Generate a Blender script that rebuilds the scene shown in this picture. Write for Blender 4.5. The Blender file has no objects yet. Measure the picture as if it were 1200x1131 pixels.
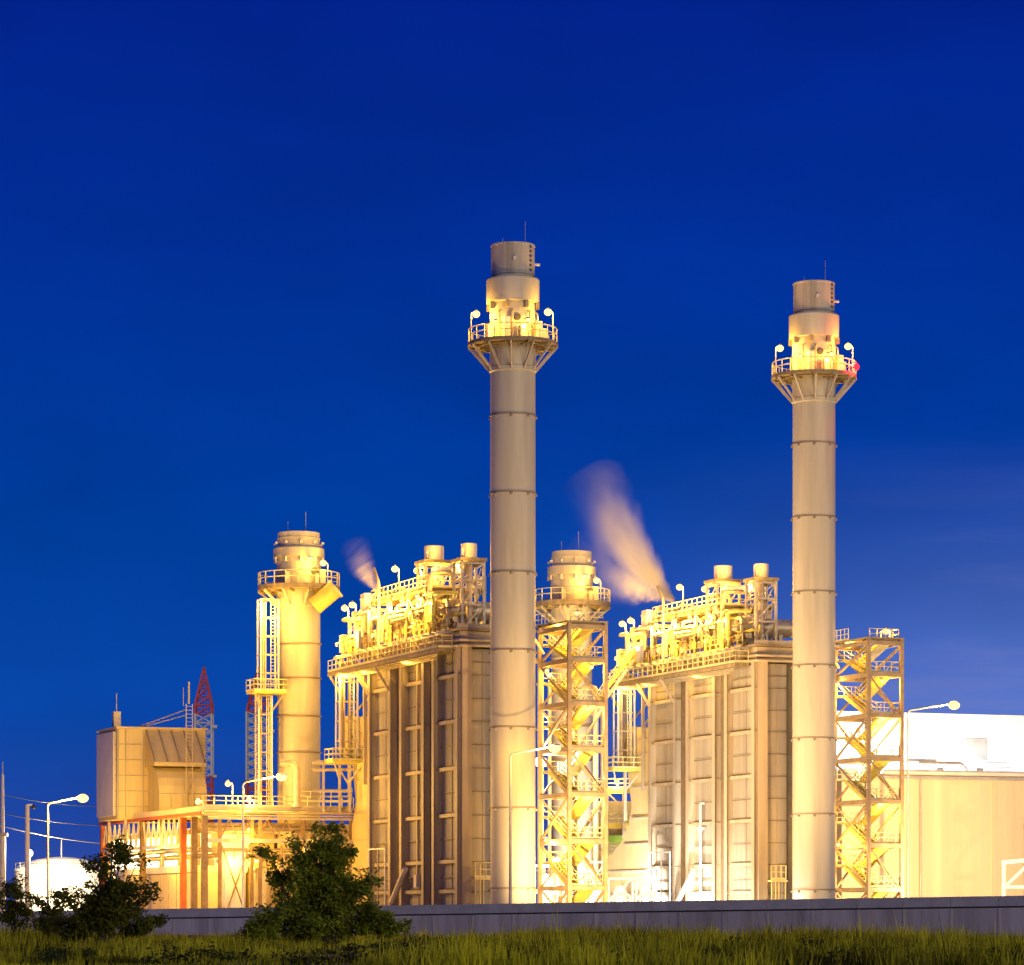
import bpy, math, random
import numpy as np
from math import pi, sin, cos, radians, sqrt, atan2
from mathutils import Vector

random.seed(7)
SC = bpy.context.scene
COL = SC.collection
F = 3870.0; HZ = 1075.0; CAMH = 1.5          # focal length in photo pixels, horizon row, eye height

LAMP = (1, .515, .07)
def srgb(r, g, b):
    f = lambda c: (c/255/12.92) if c <= 10.3 else ((c/255+.055)/1.055)**2.4
    return (f(r), f(g), f(b), 1)

# ------------------------------------------------------------------ materials
def mat(name, col, rough=.55, metal=0.0, nscale=.6, namt=.25, bump=.0, bscale=20, streak=False, spec=.4):
    m = bpy.data.materials.new(name); m.use_nodes = True
    nt = m.node_tree; N = nt.nodes; L = nt.links
    b = N['Principled BSDF']
    b.inputs['Roughness'].default_value = rough; b.inputs['Metallic'].default_value = metal
    b.inputs['Specular IOR Level'].default_value = spec
    tc = N.new('ShaderNodeTexCoord'); mp = N.new('ShaderNodeMapping')
    L.new(tc.outputs['Object'], mp.inputs['Vector'])
    if streak: mp.inputs['Scale'].default_value = (1, 1, .07)
    n = N.new('ShaderNodeTexNoise'); n.inputs['Scale'].default_value = nscale
    n.inputs['Detail'].default_value = 6; n.inputs['Roughness'].default_value = .65
    L.new(mp.outputs[0], n.inputs['Vector'])
    r = N.new('ShaderNodeValToRGB')
    r.color_ramp.elements[0].position = .3; r.color_ramp.elements[1].position = .72
    lo = [max(0, c*(1-namt)) for c in col]; hi = [min(1, c*(1+namt*.55)) for c in col]
    r.color_ramp.elements[0].color = (*lo, 1); r.color_ramp.elements[1].color = (*hi, 1)
    L.new(n.outputs['Fac'], r.inputs['Fac']); L.new(r.outputs['Color'], b.inputs['Base Color'])
    if bump:
        n2 = N.new('ShaderNodeTexNoise'); n2.inputs['Scale'].default_value = bscale; n2.inputs['Detail'].default_value = 4
        L.new(tc.outputs['Object'], n2.inputs['Vector'])
        bm = N.new('ShaderNodeBump'); bm.inputs['Strength'].default_value = bump; bm.inputs['Distance'].default_value = .1
        L.new(n2.outputs['Fac'], bm.inputs['Height']); L.new(bm.outputs[0], b.inputs['Normal'])
    return m

def emit(name, col, s):
    m = bpy.data.materials.new(name); m.use_nodes = True
    nt = m.node_tree; nt.nodes.clear()
    e = nt.nodes.new('ShaderNodeEmission'); o = nt.nodes.new('ShaderNodeOutputMaterial')
    e.inputs['Color'].default_value = (*col, 1); e.inputs['Strength'].default_value = s
    nt.links.new(e.outputs[0], o.inputs['Surface'])
    return m

M = dict(
    stack=mat('stack_paint', (.59, .55, .41), .5, 0, .45, .30, streak=True),
    tip=mat('stack_tip_paint', (.60, .53, .38), .6, 0, .7, .45, streak=True),
    band=mat('stack_band', (.30, .245, .17), .5, 0, .5, .2),
    shade_line=mat('shade_line_paint', (.20, .165, .12), .7, 0, .8, .3),  # dark colour standing in for the shadow lines along the ribs
    casing=mat('boiler_casing', (.41, .37, .30), .6, 0, .5, .42, streak=True),
    column=mat('boiler_column', (.48, .405, .285), .55, 0, .8, .25, streak=True),
    steel=mat('galvanised_steel', (.55, .49, .38), .45, .15, 1.2, .3),
    rail=mat('rail_paint', (.76, .69, .34), .45, 0, 1, .2),
    yellow=mat('yellow_paint', (.74, .66, .13), .5, 0, 1, .25),
    grate=mat('deck_grating', (.34, .27, .15), .6, .1, 1.5, .4),
    pipe=mat('pipe_lagging', (.60, .51, .34), .38, .35, 1.4, .25),
    brown=mat('brown_fabric_joint', (.20, .15, .095), .8, 0, .8, .35),
    towersteel=mat('tower_steel', (.40, .30, .175), .55, 0, 1.0, .35),
    rust=mat('weathered_steel', (.30, .20, .10), .6, 0, 1.2, .4),
    dark=mat('dark_steel', (.07, .065, .06), .6, 0, 1, .3),
    white=mat('white_paint', (.78, .76, .70), .5, 0, .5, .12),
    silencer=mat('silencer_paint', (.68, .62, .52), .45, 0, .8, .15),
    orange=mat('orange_paint', (.62, .16, .04), .5, 0, 1, .25),
    red=mat('mast_red', (.70, .11, .09), .5, 0, 1, .2),
    beige=mat('beige_cladding', (.78, .66, .44), .55, 0, .22, .14, streak=True),
    clad=mat('filter_cladding', (.62, .51, .24), .5, 0, .4, .2, streak=True),
    wall=mat('wall_concrete', (.64, .56, .47), .85, 0, .5, .4, .25, 6, streak=True),
    cope=mat('coping_concrete', (.60, .54, .46), .8, 0, .7, .25, .2, 8),
    ground=mat('ground_soil', (.05, .05, .014), .95, 0, .12, .5, .4, 3),
    yard=mat('yard_concrete', (.30, .28, .25), .85, 0, .2, .3),
    bark=mat('bark', (.07, .05, .03), .9, 0, 3, .4),
    leaf=mat('leaf_green', (.34, .40, .026), .5, 0, .55, .85, spec=.25),
    leafd=mat('leaf_dark', (.17, .18, .016), .6, 0, .55, .6, spec=.2),
    weed=mat('shade_dark_weed_leaf', (.045, .055, .01), .7, 0, .6, .5, spec=.1),
    grass=mat('grass_blade', (.56, .54, .02), .7, 0, .16, .93, spec=.15),
    green=mat('green_panel', (.16, .28, .03), .5),
    galv=mat('lamp_metal', (.5, .48, .44), .4, .4),
    wire=mat('wire_metal', (.06, .06, .06), .5, .3),
    bulb=emit('sodium_bulb', (1, .72, .25), 2.3),
    bulbw=emit('halide_bulb', (1, .93, .78), 5),
    bulbr=emit('red_bulb', (1, .02, .04), 3),
)

def translucent(m, f):
    nt = m.node_tree; N = nt.nodes; b = N['Principled BSDF']; out = N['Material Output']
    tr = N.new('ShaderNodeBsdfTranslucent'); mx = N.new('ShaderNodeMixShader'); mx.inputs[0].default_value = f
    nt.links.new(b.inputs['Base Color'].links[0].from_socket, tr.inputs['Color'])
    nt.links.new(b.outputs[0], mx.inputs[1]); nt.links.new(tr.outputs[0], mx.inputs[2]); nt.links.new(mx.outputs[0], out.inputs['Surface'])
for k in ('leaf', 'leafd', 'grass'): translucent(M[k], .4)
for e, p in zip([n for n in M['grass'].node_tree.nodes if n.type == 'VALTORGB'][0].color_ramp.elements, (.40, .60)): e.position = p

# ------------------------------------------------------------------ mesh builder
class MB:
    def __init__(s): s.V = []; s.Fc = []; s.S = []
    def add(s, vs, fs, smooth=False):
        b = len(s.V); s.V += [tuple(v) for v in vs]
        for f in fs: s.Fc.append(tuple(b+i for i in f)); s.S.append(smooth)
    def box(s, x0, x1, y0, y1, z0, z1):
        v = [(x0,y0,z0),(x1,y0,z0),(x1,y1,z0),(x0,y1,z0),(x0,y0,z1),(x1,y0,z1),(x1,y1,z1),(x0,y1,z1)]
        s.add(v, [(0,3,2,1),(4,5,6,7),(0,1,5,4),(1,2,6,5),(2,3,7,6),(3,0,4,7)]); return s
    def beam(s, p, q, w, h=None):
        h = h or w; p = Vector(p); q = Vector(q); d = (q-p).normalized()
        up = Vector((0,0,1)) if abs(d.z) < .95 else Vector((0,1,0))
        a = d.cross(up).normalized()*(w/2); c = a.cross(d).normalized()*(h/2)
        v = [p-a-c, p+a-c, p+a+c, p-a+c, q-a-c, q+a-c, q+a+c, q-a+c]
        s.add(v, [(0,1,2,3),(7,6,5,4),(0,4,5,1),(1,5,6,2),(2,6,7,3),(3,7,4,0)]); return s
    def tube(s, p, q, r, n=8, r2=None, cap=True):
        p = Vector(p); q = Vector(q); r2 = r if r2 is None else r2
        d = (q-p).normalized(); up = Vector((0,0,1)) if abs(d.z) < .95 else Vector((0,1,0))
        a = d.cross(up).normalized(); c = a.cross(d).normalized()
        v = [p+(a*cos(2*pi*i/n)+c*sin(2*pi*i/n))*r for i in range(n)] + [q+(a*cos(2*pi*i/n)+c*sin(2*pi*i/n))*r2 for i in range(n)]
        s.add(v, [(i, i+n, (i+1)%n+n, (i+1)%n) for i in range(n)], True)
        if cap:
            s.add(v[:n], [tuple(range(n))]); s.add(v[n:], [tuple(reversed(range(n)))])
        return s
    def path(s, pts, r, n=8):
        P = [Vector(p) for p in pts]; rings = []
        ref = Vector((.123, .456, .881))
        for i, p in enumerate(P):
            d = (P[min(i+1, len(P)-1)]-P[max(i-1, 0)]).normalized()
            a = d.cross(ref).normalized(); c = a.cross(d).normalized()
            rings += [p+(a*cos(2*pi*k/n)+c*sin(2*pi*k/n))*r for k in range(n)]
        fs = []
        for i in range(len(P)-1):
            for k in range(n):
                fs.append((i*n+k, (i+1)*n+k, (i+1)*n+(k+1)%n, i*n+(k+1)%n))
        s.add(rings, fs, True)
        s.add(rings[:n], [tuple(range(n))]); s.add(rings[-n:], [tuple(reversed(range(n)))])
        return s
    def elbow(s, pts, r, n=8, bend=None):
        """polyline with rounded corners"""
        bend = bend or r*2.2; P = [Vector(p) for p in pts]; out = [P[0]]
        for i in range(1, len(P)-1):
            a = P[i-1]-P[i]; b = P[i+1]-P[i]; t = min(bend, a.length*.45, b.length*.45)
            A = P[i]+a.normalized()*t; B = P[i]+b.normalized()*t
            for k in range(6):
                u = k/5; out.append(A*(1-u)**2+P[i]*2*u*(1-u)+B*u*u)
        out.append(P[-1]); return s.path(out, r, n)
    def lathe(s, prof, cx=0, cy=0, n=48, cap_top=True, cap_bot=False):
        """profile [(r,z)...]; each segment gets its own ring pair so edges stay crisp"""
        for (r0, z0), (r1, z1) in zip(prof, prof[1:]):
            v = [(cx+r0*cos(2*pi*i/n), cy+r0*sin(2*pi*i/n), z0) for i in range(n)] + [(cx+r1*cos(2*pi*i/n), cy+r1*sin(2*pi*i/n), z1) for i in range(n)]
            s.add(v, [(i, (i+1)%n, (i+1)%n+n, i+n) for i in range(n)], True)
        if cap_top:
            r, z = prof[-1]; s.add([(cx+r*cos(2*pi*i/n), cy+r*sin(2*pi*i/n), z) for i in range(n)], [tuple(range(n))])
        if cap_bot:
            r, z = prof[0]; s.add([(cx+r*cos(2*pi*i/n), cy+r*sin(2*pi*i/n), z) for i in range(n)], [tuple(reversed(range(n)))])
        return s
    def hoop(s, cx, cy, z, R, r, n=36, m=6, a0=0, a1=2*pi):
        full = abs(a1-a0-2*pi) < 1e-6
        pts = [(cx+R*cos(a0+(a1-a0)*i/n), cy+R*sin(a0+(a1-a0)*i/n), z) for i in range(n+1)]
        return s.path(pts, r, m)
    def prism(s, prof, axis, a, b):
        """closed 2-D profile extruded along x (prof=(y,z)) or y (prof=(x,z))"""
        n = len(prof)
        f = (lambda u, p: (u, p[0], p[1])) if axis == 'x' else (lambda u, p: (p[0], u, p[1]))
        v = [f(a, p) for p in prof] + [f(b, p) for p in prof]
        s.add(v, [tuple(range(n)), tuple(reversed(range(n, 2*n)))] + [(i, i+n, (i+1)%n+n, (i+1)%n) for i in range(n)])
        return s
    def ball(s, c, r, n=10, m=6, sz=1):
        v = []; fs = []
        for j in range(m+1):
            t = pi*j/m
            for i in range(n): v.append((c[0]+r*sin(t)*cos(2*pi*i/n), c[1]+r*sin(t)*sin(2*pi*i/n), c[2]+r*sz*cos(t)))
        for j in range(m):
            for i in range(n): fs.append((j*n+i, (j+1)*n+i, (j+1)*n+(i+1)%n, j*n+(i+1)%n))
        s.add(v, fs, True); return s

class Frame:
    def __init__(s, ox, oy, ang=0.0): s.o = (ox, oy); s.a = ang; s.c = cos(ang); s.s = sin(ang)
    def w(s, p): return (s.o[0]+p[0]*s.c-p[1]*s.s, s.o[1]+p[0]*s.s+p[1]*s.c, p[2])
    def l(s, p):
        dx, dy = p[0]-s.o[0], p[1]-s.o[1]
        return (dx*s.c+dy*s.s, -dx*s.s+dy*s.c, p[2])
WORLD = Frame(0, 0)
PHI = atan2(.355, .936)
UNIT = Frame(-4.7, 308, PHI)
SHIFT = Vector((29.0, 18.0, 0.0))            # second generating block stands here relative to the first

def at(px, py, d): return ((px-600)*d/F, d, CAMH+(HZ-py)*d/F)

def mesh_obj(name, mb, m, base=(0,0,0)):
    me = bpy.data.meshes.new(name)
    bx, by, bz = base
    me.from_pydata([(x-bx, y-by, z-bz) for x, y, z in mb.V], [], mb.Fc)
    me.polygons.foreach_set('use_smooth', mb.S)
    me.materials.append(m); me.update()
    o = bpy.data.objects.new(name, me); COL.objects.link(o)
    return o

def tag(o, label=None, cat=None, group=None, kind=None):
    if label: o['label'] = label
    if cat: o['category'] = cat
    if group: o['group'] = group
    if kind: o['kind'] = kind
    return o

class Thing:
    def __init__(s, name, label, cat, base, frame=WORLD, group=None):
        s.base = base; s.frame = frame
        o = bpy.data.objects.new(name, None); COL.objects.link(o)
        o.location = frame.w(base); o.rotation_euler = (0, 0, frame.a); o.empty_display_size = .3
        tag(o, label, cat, group); s.root = o
    def part(s, name, mb, m, parent=None, label=None):
        o = mesh_obj(name, mb, m, s.base); o.parent = parent or s.root
        if label: o['label'] = label
        return o
    def light(s, p, power, col=LAMP, r=.25):
        ld = bpy.data.lights.new('lamp_light', 'POINT'); ld.energy = power; ld.color = col; ld.shadow_soft_size = r
        o = bpy.data.objects.new('lamp_light', ld); COL.objects.link(o); o.parent = s.root
        o.location = [p[i]-s.base[i] for i in range(3)]
        return o

def solo(name, mb, m, label, cat, base, frame=WORLD, group=None, kind=None):
    o = mesh_obj(name, mb, m, base); o.location = frame.w(base); o.rotation_euler = (0, 0, frame.a)
    return tag(o, label, cat, group, kind)

def copy_tree(o, parent=None):
    c = o.copy(); COL.objects.link(c); c.parent = parent
    for ch in list(o.children): copy_tree(ch, c)
    return c
COPIES = []                                   # (root, label of the copy at the second block)
def twin(t, label): COPIES.append((t.root if isinstance(t, Thing) else t, label)); return t

# ------------------------------------------------------------------ shared pieces
def rail(mb, pts, h=1.15, step=1.4, r=.045, close=False):
    P = [Vector(p) for p in pts] + ([Vector(pts[0])] if close else [])
    for a, b in zip(P, P[1:]):
        n = max(1, round((b-a).length/step))
        for i in range(n+1):
            q = a.lerp(b, i/n); mb.tube(q, q+Vector((0,0,h)), r, 5)
        for k in (h, h*.55): mb.tube(a+Vector((0,0,k)), b+Vector((0,0,k)), r, 5)
        mb.beam(a+Vector((0,0,.1)), b+Vector((0,0,.1)), .03, .2)

def ring_rail(mb, cx, cy, z, R, h=1.15, n=24, r=.05):
    for i in range(n):
        a = 2*pi*i/n; mb.tube((cx+R*cos(a), cy+R*sin(a), z), (cx+R*cos(a), cy+R*sin(a), z+h), r, 5)
    for k in (h, h*.55): mb.hoop(cx, cy, z+k, R, r, 40, 5)

def flight(mb, tr, hr, p, q, w):
    """stair flight from p (low) to q (high): stringers in mb, treads in tr, rails in hr"""
    p = Vector(p); q = Vector(q); d = (q-p); a = Vector((d.x, d.y, 0)).cross(Vector((0,0,1))).normalized()*(w/2)
    for sg in (-1, 1): mb.beam(p+a*sg, q+a*sg, .07, .34)
    mb.beam(p-Vector((0,0,.2)), q-Vector((0,0,.2)), w-.08, .04)
    n = max(4, int(d.z/.22))
    for i in range(n):
        c = p+d*((i+.5)/n)
        tr.beam(c-a, c+a, .26, .05)
    for sg in (-1, 1):
        for i in range(4):
            c = p+d*(i/3)+a*sg; hr.tube(c, c+Vector((0,0,1.0)), .035, 5)
        for k in (1.0, .55): hr.tube(p+a*sg+Vector((0,0,k)), q+a*sg+Vector((0,0,k)), .04, 5)

def post_lamp(label, foot, h, power, frame=WORLD, arm=(.35, 0), group='lamps on posts on the plant platforms', name='post_lamp', bulb_r=.36, white=False, labelB=None, drop=.55, pr=.06):
    t = Thing(name, label, 'lamp', foot, frame, group)
    x, y, z = foot; ax, ay = arm
    t.part('pole', MB().elbow([(x,y,z),(x,y,z+h),(x+ax,y+ay,z+h+.02)], pr, 6, .2), M['galv'])
    hx, hy = x+ax*1.35, y+ay*1.35
    hd = MB().lathe([(.06, z+h+.34), (.14, z+h+.24), (bulb_r*.8, z+h+.1)][::-1], hx, hy, 10)
    t.part('lamp_head', hd, M['galv'])
    t.part('bulb', MB().ball((hx, hy, z+h-.08), bulb_r, 12, 8, .9), M['bulbw' if white else 'bulb'])
    t.light((hx+.1, hy-.5, z+h-.2), power, (1, .85, .62) if white else LAMP)
    if labelB: twin(t, labelB)
    return t

def bulkhead(label, p, power, frame=WORLD, labelB=None, white=False, back=(0, .3, 0), r=.22, group='bulkhead lamps fixed to the plant steelwork', drop=(0, 0, -.5), name='bulkhead_lamp'):
    t = Thing(name, label, 'lamp', p, frame, group)
    x, y, z = p; bx, by, bz = back
    t.part('bracket', MB().beam((x, y, z+.1), (x+bx, y+by, z+bz+.15), .12, .12), M['galv'])
    t.part('lamp_shade', MB().lathe([(r*1.15, z+.12), (r*.8, z+.26), (.05, z+.3)], x, y, 10), M['galv'])
    t.part('bulb', MB().ball((x, y, z), r, 12, 8, .9), M['bulbw' if white else 'bulb'])
    t.light((x+drop[0], y+drop[1], z+drop[2]), power, (1, .88, .68) if white else LAMP)
    if labelB: twin(t, labelB)
    return t

# =================================================================== EXHAUST STACK
def exhaust_stack():
    c = UNIT.l((0.08, 300, 0)); cx, cy = c[0], c[1]
    t = Thing('exhaust_stack', 'tallest-looking slim beige exhaust stack in front of the brown left boiler', 'chimney', (cx, cy, 0), UNIT, 'tall exhaust stacks')
    t.part('shaft', MB().lathe([(2.12, 0), (2.12, 1.2), (2.05, 1.25), (2.05, 50.9)], cx, cy, 64, False), M['stack'])
    for y in (1040, 946, 852, 762, 671, 578, 487):
        z = CAMH+(HZ-y)/12.9
        rg = MB().lathe([(2.05, z-.14), (2.12, z-.13), (2.12, z+.0), (2.05, z+.01)], cx, cy, 64, False)
        for a in range(8):
            an = a*pi/4+.35; rg.box(cx+2.1*cos(an)-.1, cx+2.1*cos(an)+.1, cy+2.1*sin(an)-.1, cy+2.1*sin(an)+.1, z-.35, z-.16)
        t.part('flange_ring', rg, M['band'])
    # flared head
    t.part('head', MB().lathe([(2.05, 50.9), (2.16, 51.0), (2.16, 51.35), (2.1, 51.4), (2.1, 57.2)], cx, cy, 64, False), M['stack'])
    t.part('collar', MB().lathe([(2.1, 57.15), (2.42, 57.2), (2.42, 59.3), (2.36, 59.42), (1.86, 59.45)], cx, cy, 64, False), M['stack'])
    for k in range(8):
        a = 2*pi*k/8+.2
        t.part('lug', MB().box(cx+2.25*cos(a)-.18, cx+2.25*cos(a)+.18, cy+2.25*sin(a)-.18, cy+2.25*sin(a)+.18, 56.6, 57.19), M['band'])
    t.part('tip', MB().lathe([(1.86, 59.45), (1.86, 59.7), (1.98, 59.72), (1.98, 62.35), (2.02, 62.36), (2.02, 62.5), (1.85, 62.5), (1.85, 60.2)], cx, cy, 64, True), M['tip'])
    st = MB()
    for k in range(6): st.box(cx+1.05-.12, cx+1.05+.12, cy-1.75, cy-1.6, 60.0+k*.42, 60.17+k*.42)
    t.part('step_iron', st, M['dark'])
    t.part('gauge_port', MB().tube((cx+1.9, cy-.2, 60.9), (cx+2.5, cy-.3, 60.9), .14, 8), M['white'])
    t.part('gauge_port', MB().tube((cx-.6, cy-1.88, 61.0), (cx-.62, cy-2.1, 61.0), .14, 8), M['white'])
    t.part('lightning_rod', MB().tube((cx+1.2, cy, 62.4), (cx+1.2, cy, 64.8), .03, 5).tube((cx-.9, cy+.3, 62.4), (cx-.9, cy+.3, 63.2), .03, 5), M['steel'])
    zd = 53.35; R = 4.1
    dk = MB().lathe([(2.15, zd), (R, zd), (R, zd+.28), (2.15, zd+.28)], cx, cy, 40, False)
    for k in range(12):
        a = 2*pi*k/12; dk.beam((cx+2.1*cos(a), cy+2.1*sin(a), zd-.12), (cx+R*cos(a), cy+R*sin(a), zd-.12), .12, .22)
    dk.hoop(cx, cy, zd-.1, 3.1, .08, 40, 6)
    pl = t.part('platform', dk, M['grate'])
    rm = MB(); ring_rail(rm, cx, cy, zd+.28, R-.06, 1.2, 24)
    t.part('handrail', rm, M['rail'], pl)
    for k in range(12):
        a = 2*pi*k/12+.12
        t.part('bracket', MB().beam((cx+2.12*cos(a), cy+2.12*sin(a), 51.1), (cx+(R-.05)*cos(a), cy+(R-.05)*sin(a), zd-.05), .13, .2), M['steel'])
    # sampling cabinets, pipes and doors on the platform
    for (a, w, h) in ((-2.15, .55, 1.9), (-.95, .6, 1.7), (-1.62, .4, 1.2), (-.35, .5, 1.3), (-2.8, .5, 1.4)):
        x, y = cx+2.75*cos(a), cy+2.75*sin(a)
        t.part('cabinet', MB().box(x-w/2, x+w/2, y-.3, y+.3, zd+.29, zd+.3+h), M['pipe'])
    for a in (-1.95, -1.2, -2.5, -.6):
        x, y = cx+2.3*cos(a), cy+2.3*sin(a)
        t.part('sampling_pipe', MB().elbow([(x, y, zd+.3), (x, y, zd+2.9), (cx+2.0*cos(a), cy+2.0*sin(a), zd+3.0)], .09, 6), M['pipe'])
    t.part('access_hatch', MB().tube((cx-.35, cy-2.02, zd+2.3), (cx-.36, cy-2.22, zd+2.3), .3, 12), M['dark'])
    twin(t, 'tall slim beige exhaust stack with a red beacon on its ring platform')
    # lamps
    wl = lambda px, py, d: UNIT.l(at(px, py, d))
    p = wl(552, 389, 299); post_lamp('post lamp on the left rim of the ring platform of the taller-looking left stack', (p[0], p[1], zd+.3), 2.6, 900, UNIT, (.4, .1), 'lamps on stack platforms', labelB='post lamp on the left rim of the platform with the red beacon')
    p = wl(648, 389, 299.2); post_lamp('post lamp on the right rim of the ring platform of the taller-looking left stack', (p[0], p[1], zd+.3), 2.7, 900, UNIT, (-.4, -.1), 'lamps on stack platforms', labelB='post lamp on the right rim of the platform, just above the red beacon')
    p = wl(580, 380, 296.9); bulkhead('bulkhead lamp on the left side of the left tall stack just above its platform', (p[0], p[1], 55.0), 620, UNIT, 'bulkhead lamp on the left side of the right tall stack just above its platform', back=(.1, .8, .1), drop=(0, -.15, -.35), group='lamps on stack platforms')
    p = wl(619, 380, 296.9); bulkhead('bulkhead lamp on the right side of the left tall stack just above its platform', (p[0], p[1], 55.2), 680, UNIT, 'bulkhead lamp on the right side of the right tall stack just above its platform', back=(-.1, .8, .1), drop=(0, -.15, -.35), group='lamps on stack platforms')
exhaust_stack()
# red beacon only on the right stack
p = at(1003, 430, 316.5)
b = Thing('beacon_lamp', 'small red aircraft warning beacon on the right rim of the right tall stack platform', 'beacon', p)
b.part('bracket', MB().beam((p[0]-.35, p[1], p[2]-.5), (p[0], p[1], p[2]-.25), .1, .1), M['galv'])
b.part('bulb', MB().ball(p, .34, 12, 8, 1.1), M['bulbr']); b.light((p[0]+.1, p[1]-.8, p[2]+.1), 1500, (1, .03, .04))

# =================================================================== BYPASS STACK
def bypass_stack():
    c = UNIT.l((-22.4, 347, 0)); cx, cy = c[0], c[1]
    t = Thing('bypass_stack', 'shorter thick beige bypass stack with ring platform, standing alone left of both boilers', 'chimney', (cx, cy, 0), UNIT, 'bypass stacks')
    t.part('shaft', MB().lathe([(2.25, 0), (2.25, 34)], cx, cy, 64, False), M['stack'])
    for z in (18.8, 22.6, 26.6, 30.2):
        t.part('flange_ring', MB().lathe([(2.25, z-.12), (2.42, z-.1), (2.42, z+.04), (2.25, z+.06)], cx, cy, 64, False), M['band'])
    t.part('head', MB().lathe([(2.25, 34), (2.34, 34.1), (2.34, 39.3)], cx, cy, 64, False), M['stack'])
    t.part('collar', MB().lathe([(2.3, 39.2), (2.68, 39.25), (2.68, 40.15), (2.5, 40.3), (2.2, 40.32)], cx, cy, 64, False), M['stack'])
    t.part('tip', MB().lathe([(2.2, 40.3), (2.2, 41.1), (2.27, 41.12), (2.27, 41.3), (2.2, 41.32), (2.2, 41.85), (2.08, 41.86), (2.08, 40.6)], cx, cy, 64, True), M['stack'])
    t.part('lightning_rod', MB().tube((cx+.6, cy-.5, 41.8), (cx+.6, cy-.5, 44.1), .035, 5).tube((cx-1.2, cy, 41.8), (cx-1.2, cy, 43), .035, 5), M['steel'])
    lg = MB()
    for k in range(10):
        a = 2*pi*k/10+.1; lg.box(cx+2.55*cos(a)-.12, cx+2.55*cos(a)+.12, cy+2.55*sin(a)-.12, cy+2.55*sin(a)+.12, 40.6, 40.85)
        lg.box(cx+2.6*cos(a)-.1, cx+2.6*cos(a)+.1, cy+2.6*sin(a)-.1, cy+2.6*sin(a)+.1, 38.7, 39.2)
    t.part('lifting_lug', lg, M['silencer'])
    zd = 35.75; R = 4.3
    dk = MB().lathe([(2.36, zd), (R, zd), (R, zd+.5), (2.36, zd+.5)], cx, cy, 40, False)
    for k in range(12):
        a = 2*pi*k/12; dk.beam((cx+2.3*cos(a), cy+2.3*sin(a), zd-.15), (cx+R*cos(a), cy+R*sin(a), zd-.15), .14, .25)
    pl = t.part('platform', dk, M['grate'])
    rm = MB(); ring_rail(rm, cx, cy, zd+.5, R-.06, 1.35, 20, .06); t.part('handrail', rm, M['rail'], pl)
    for k in range(10):
        a = 2*pi*k/10+.25
        t.part('bracket', MB().beam((cx+2.26*cos(a), cy+2.26*sin(a), 34.1), (cx+(R-.05)*cos(a), cy+(R-.05)*sin(a), zd-.05), .16, .22), M['steel'])
    for (a, w, h) in ((-.9, .6, 1.6), (-1.2, .4, 1.1), (-2.3, .5, 1.3)):
        x, y = cx+2.95*cos(a), cy+2.95*sin(a)
        t.part('cabinet', MB().box(x-w/2, x+w/2, y-.3, y+.3, zd+.51, zd+.5+h), M['pipe'])
    t.part('access_hatch', MB().tube((cx+1.0, cy-2.1, zd+2.0), (cx+1.05, cy-2.35, zd+2.0), .38, 12), M['dark'])
    twin(t, 'shorter thick beige bypass stack seen between the left tall stack and the steam plume')
    p = UNIT.l(at(384, 668, 345)); post_lamp('post lamp on the ring platform of the left bypass stack', (p[0], p[1], zd+.5), 2.3, 520, UNIT, (-.4, -.1), 'lamps on stack platforms', labelB='post lamp on the ring platform of the bypass stack beside the steam plume')
    p = UNIT.l(at(364, 662, 344)); bulkhead('bulkhead lamp on the body of the left bypass stack above its ring platform', (p[0], p[1], 38.9), 620, UNIT, 'bulkhead lamp on the body of the middle bypass stack above its ring platform', back=(.1, .6, .1), drop=(0, -.3, -.3), group='lamps on stack platforms')
bypass_stack()

# =================================================================== CAGED LADDER
def caged_ladder(label, x, y, z0, z1, frame, labelB=None, landing=True, w=1.9, dep=1.2):
    t = Thing('caged_ladder', label, 'ladder', (x, y, z0), frame, 'caged access ladders')
    for dx in (-w/2, w/2):
        for dy in (-dep/2, dep/2): t.part('post', MB().beam((x+dx, y+dy, z0), (x+dx, y+dy, z1), .16, .16), M['white'])
    n = int((z1-z0)/1.9)
    for i in range(n+1):
        z = z0+(z1-z0)*i/n; br = MB()
        for dy in (-dep/2, dep/2): br.beam((x-w/2, y+dy, z), (x+w/2, y+dy, z), .1)
        for dx in (-w/2, w/2): br.beam((x+dx, y-dep/2, z), (x+dx, y+dep/2, z), .1)
        t.part('cross_frame', br, M['steel'])
    ld = MB()
    for dx in (.1, .55): ld.beam((x+dx, y-dep/2-.1, z0), (x+dx, y-dep/2-.1, z1), .07)
    for i in range(int((z1-z0)/.35)): ld.tube((x+.1, y-dep/2-.1, z0+.2+i*.35), (x+.55, y-dep/2-.1, z0+.2+i*.35), .025, 5)
    t.part('rung_ladder', ld, M['rail'])
    pp = MB()
    for dx in (-.55, -.3): pp.tube((x+dx, y, z0), (x+dx, y, z1), .13, 8)
    t.part('riser_pipe', pp, M['pipe'])
    if landing:
        dk = MB().box(x-2.0, x+1.6, y-1.6, y+1.2, z0-.25, z0-.02)
        o = t.part('landing', dk, M['yellow'])
        rm = MB(); rail(rm, [(x-2, y-1.6, z0), (x+1.6, y-1.6, z0), (x+1.6, y+1.2, z0), (x-2, y+1.2, z0)], 1.2, 1.2, .06, True)
        t.part('handrail', rm, M['rail'], o)
        for dx in (-1.8, 1.4):
            t.part('knee_brace', MB().beam((x+dx, y-1.4, z0-.2), (x+.3*dx, y+.5, z0-2.2), .14), M['steel'])
    if labelB: twin(t, labelB)
    return t
lp = UNIT.l(at(314, 800, 344)); caged_ladder('white caged ladder climbing the left side of the left bypass stack to its ring platform', lp[0], lp[1], 25.0, 34.6, UNIT)
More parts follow.
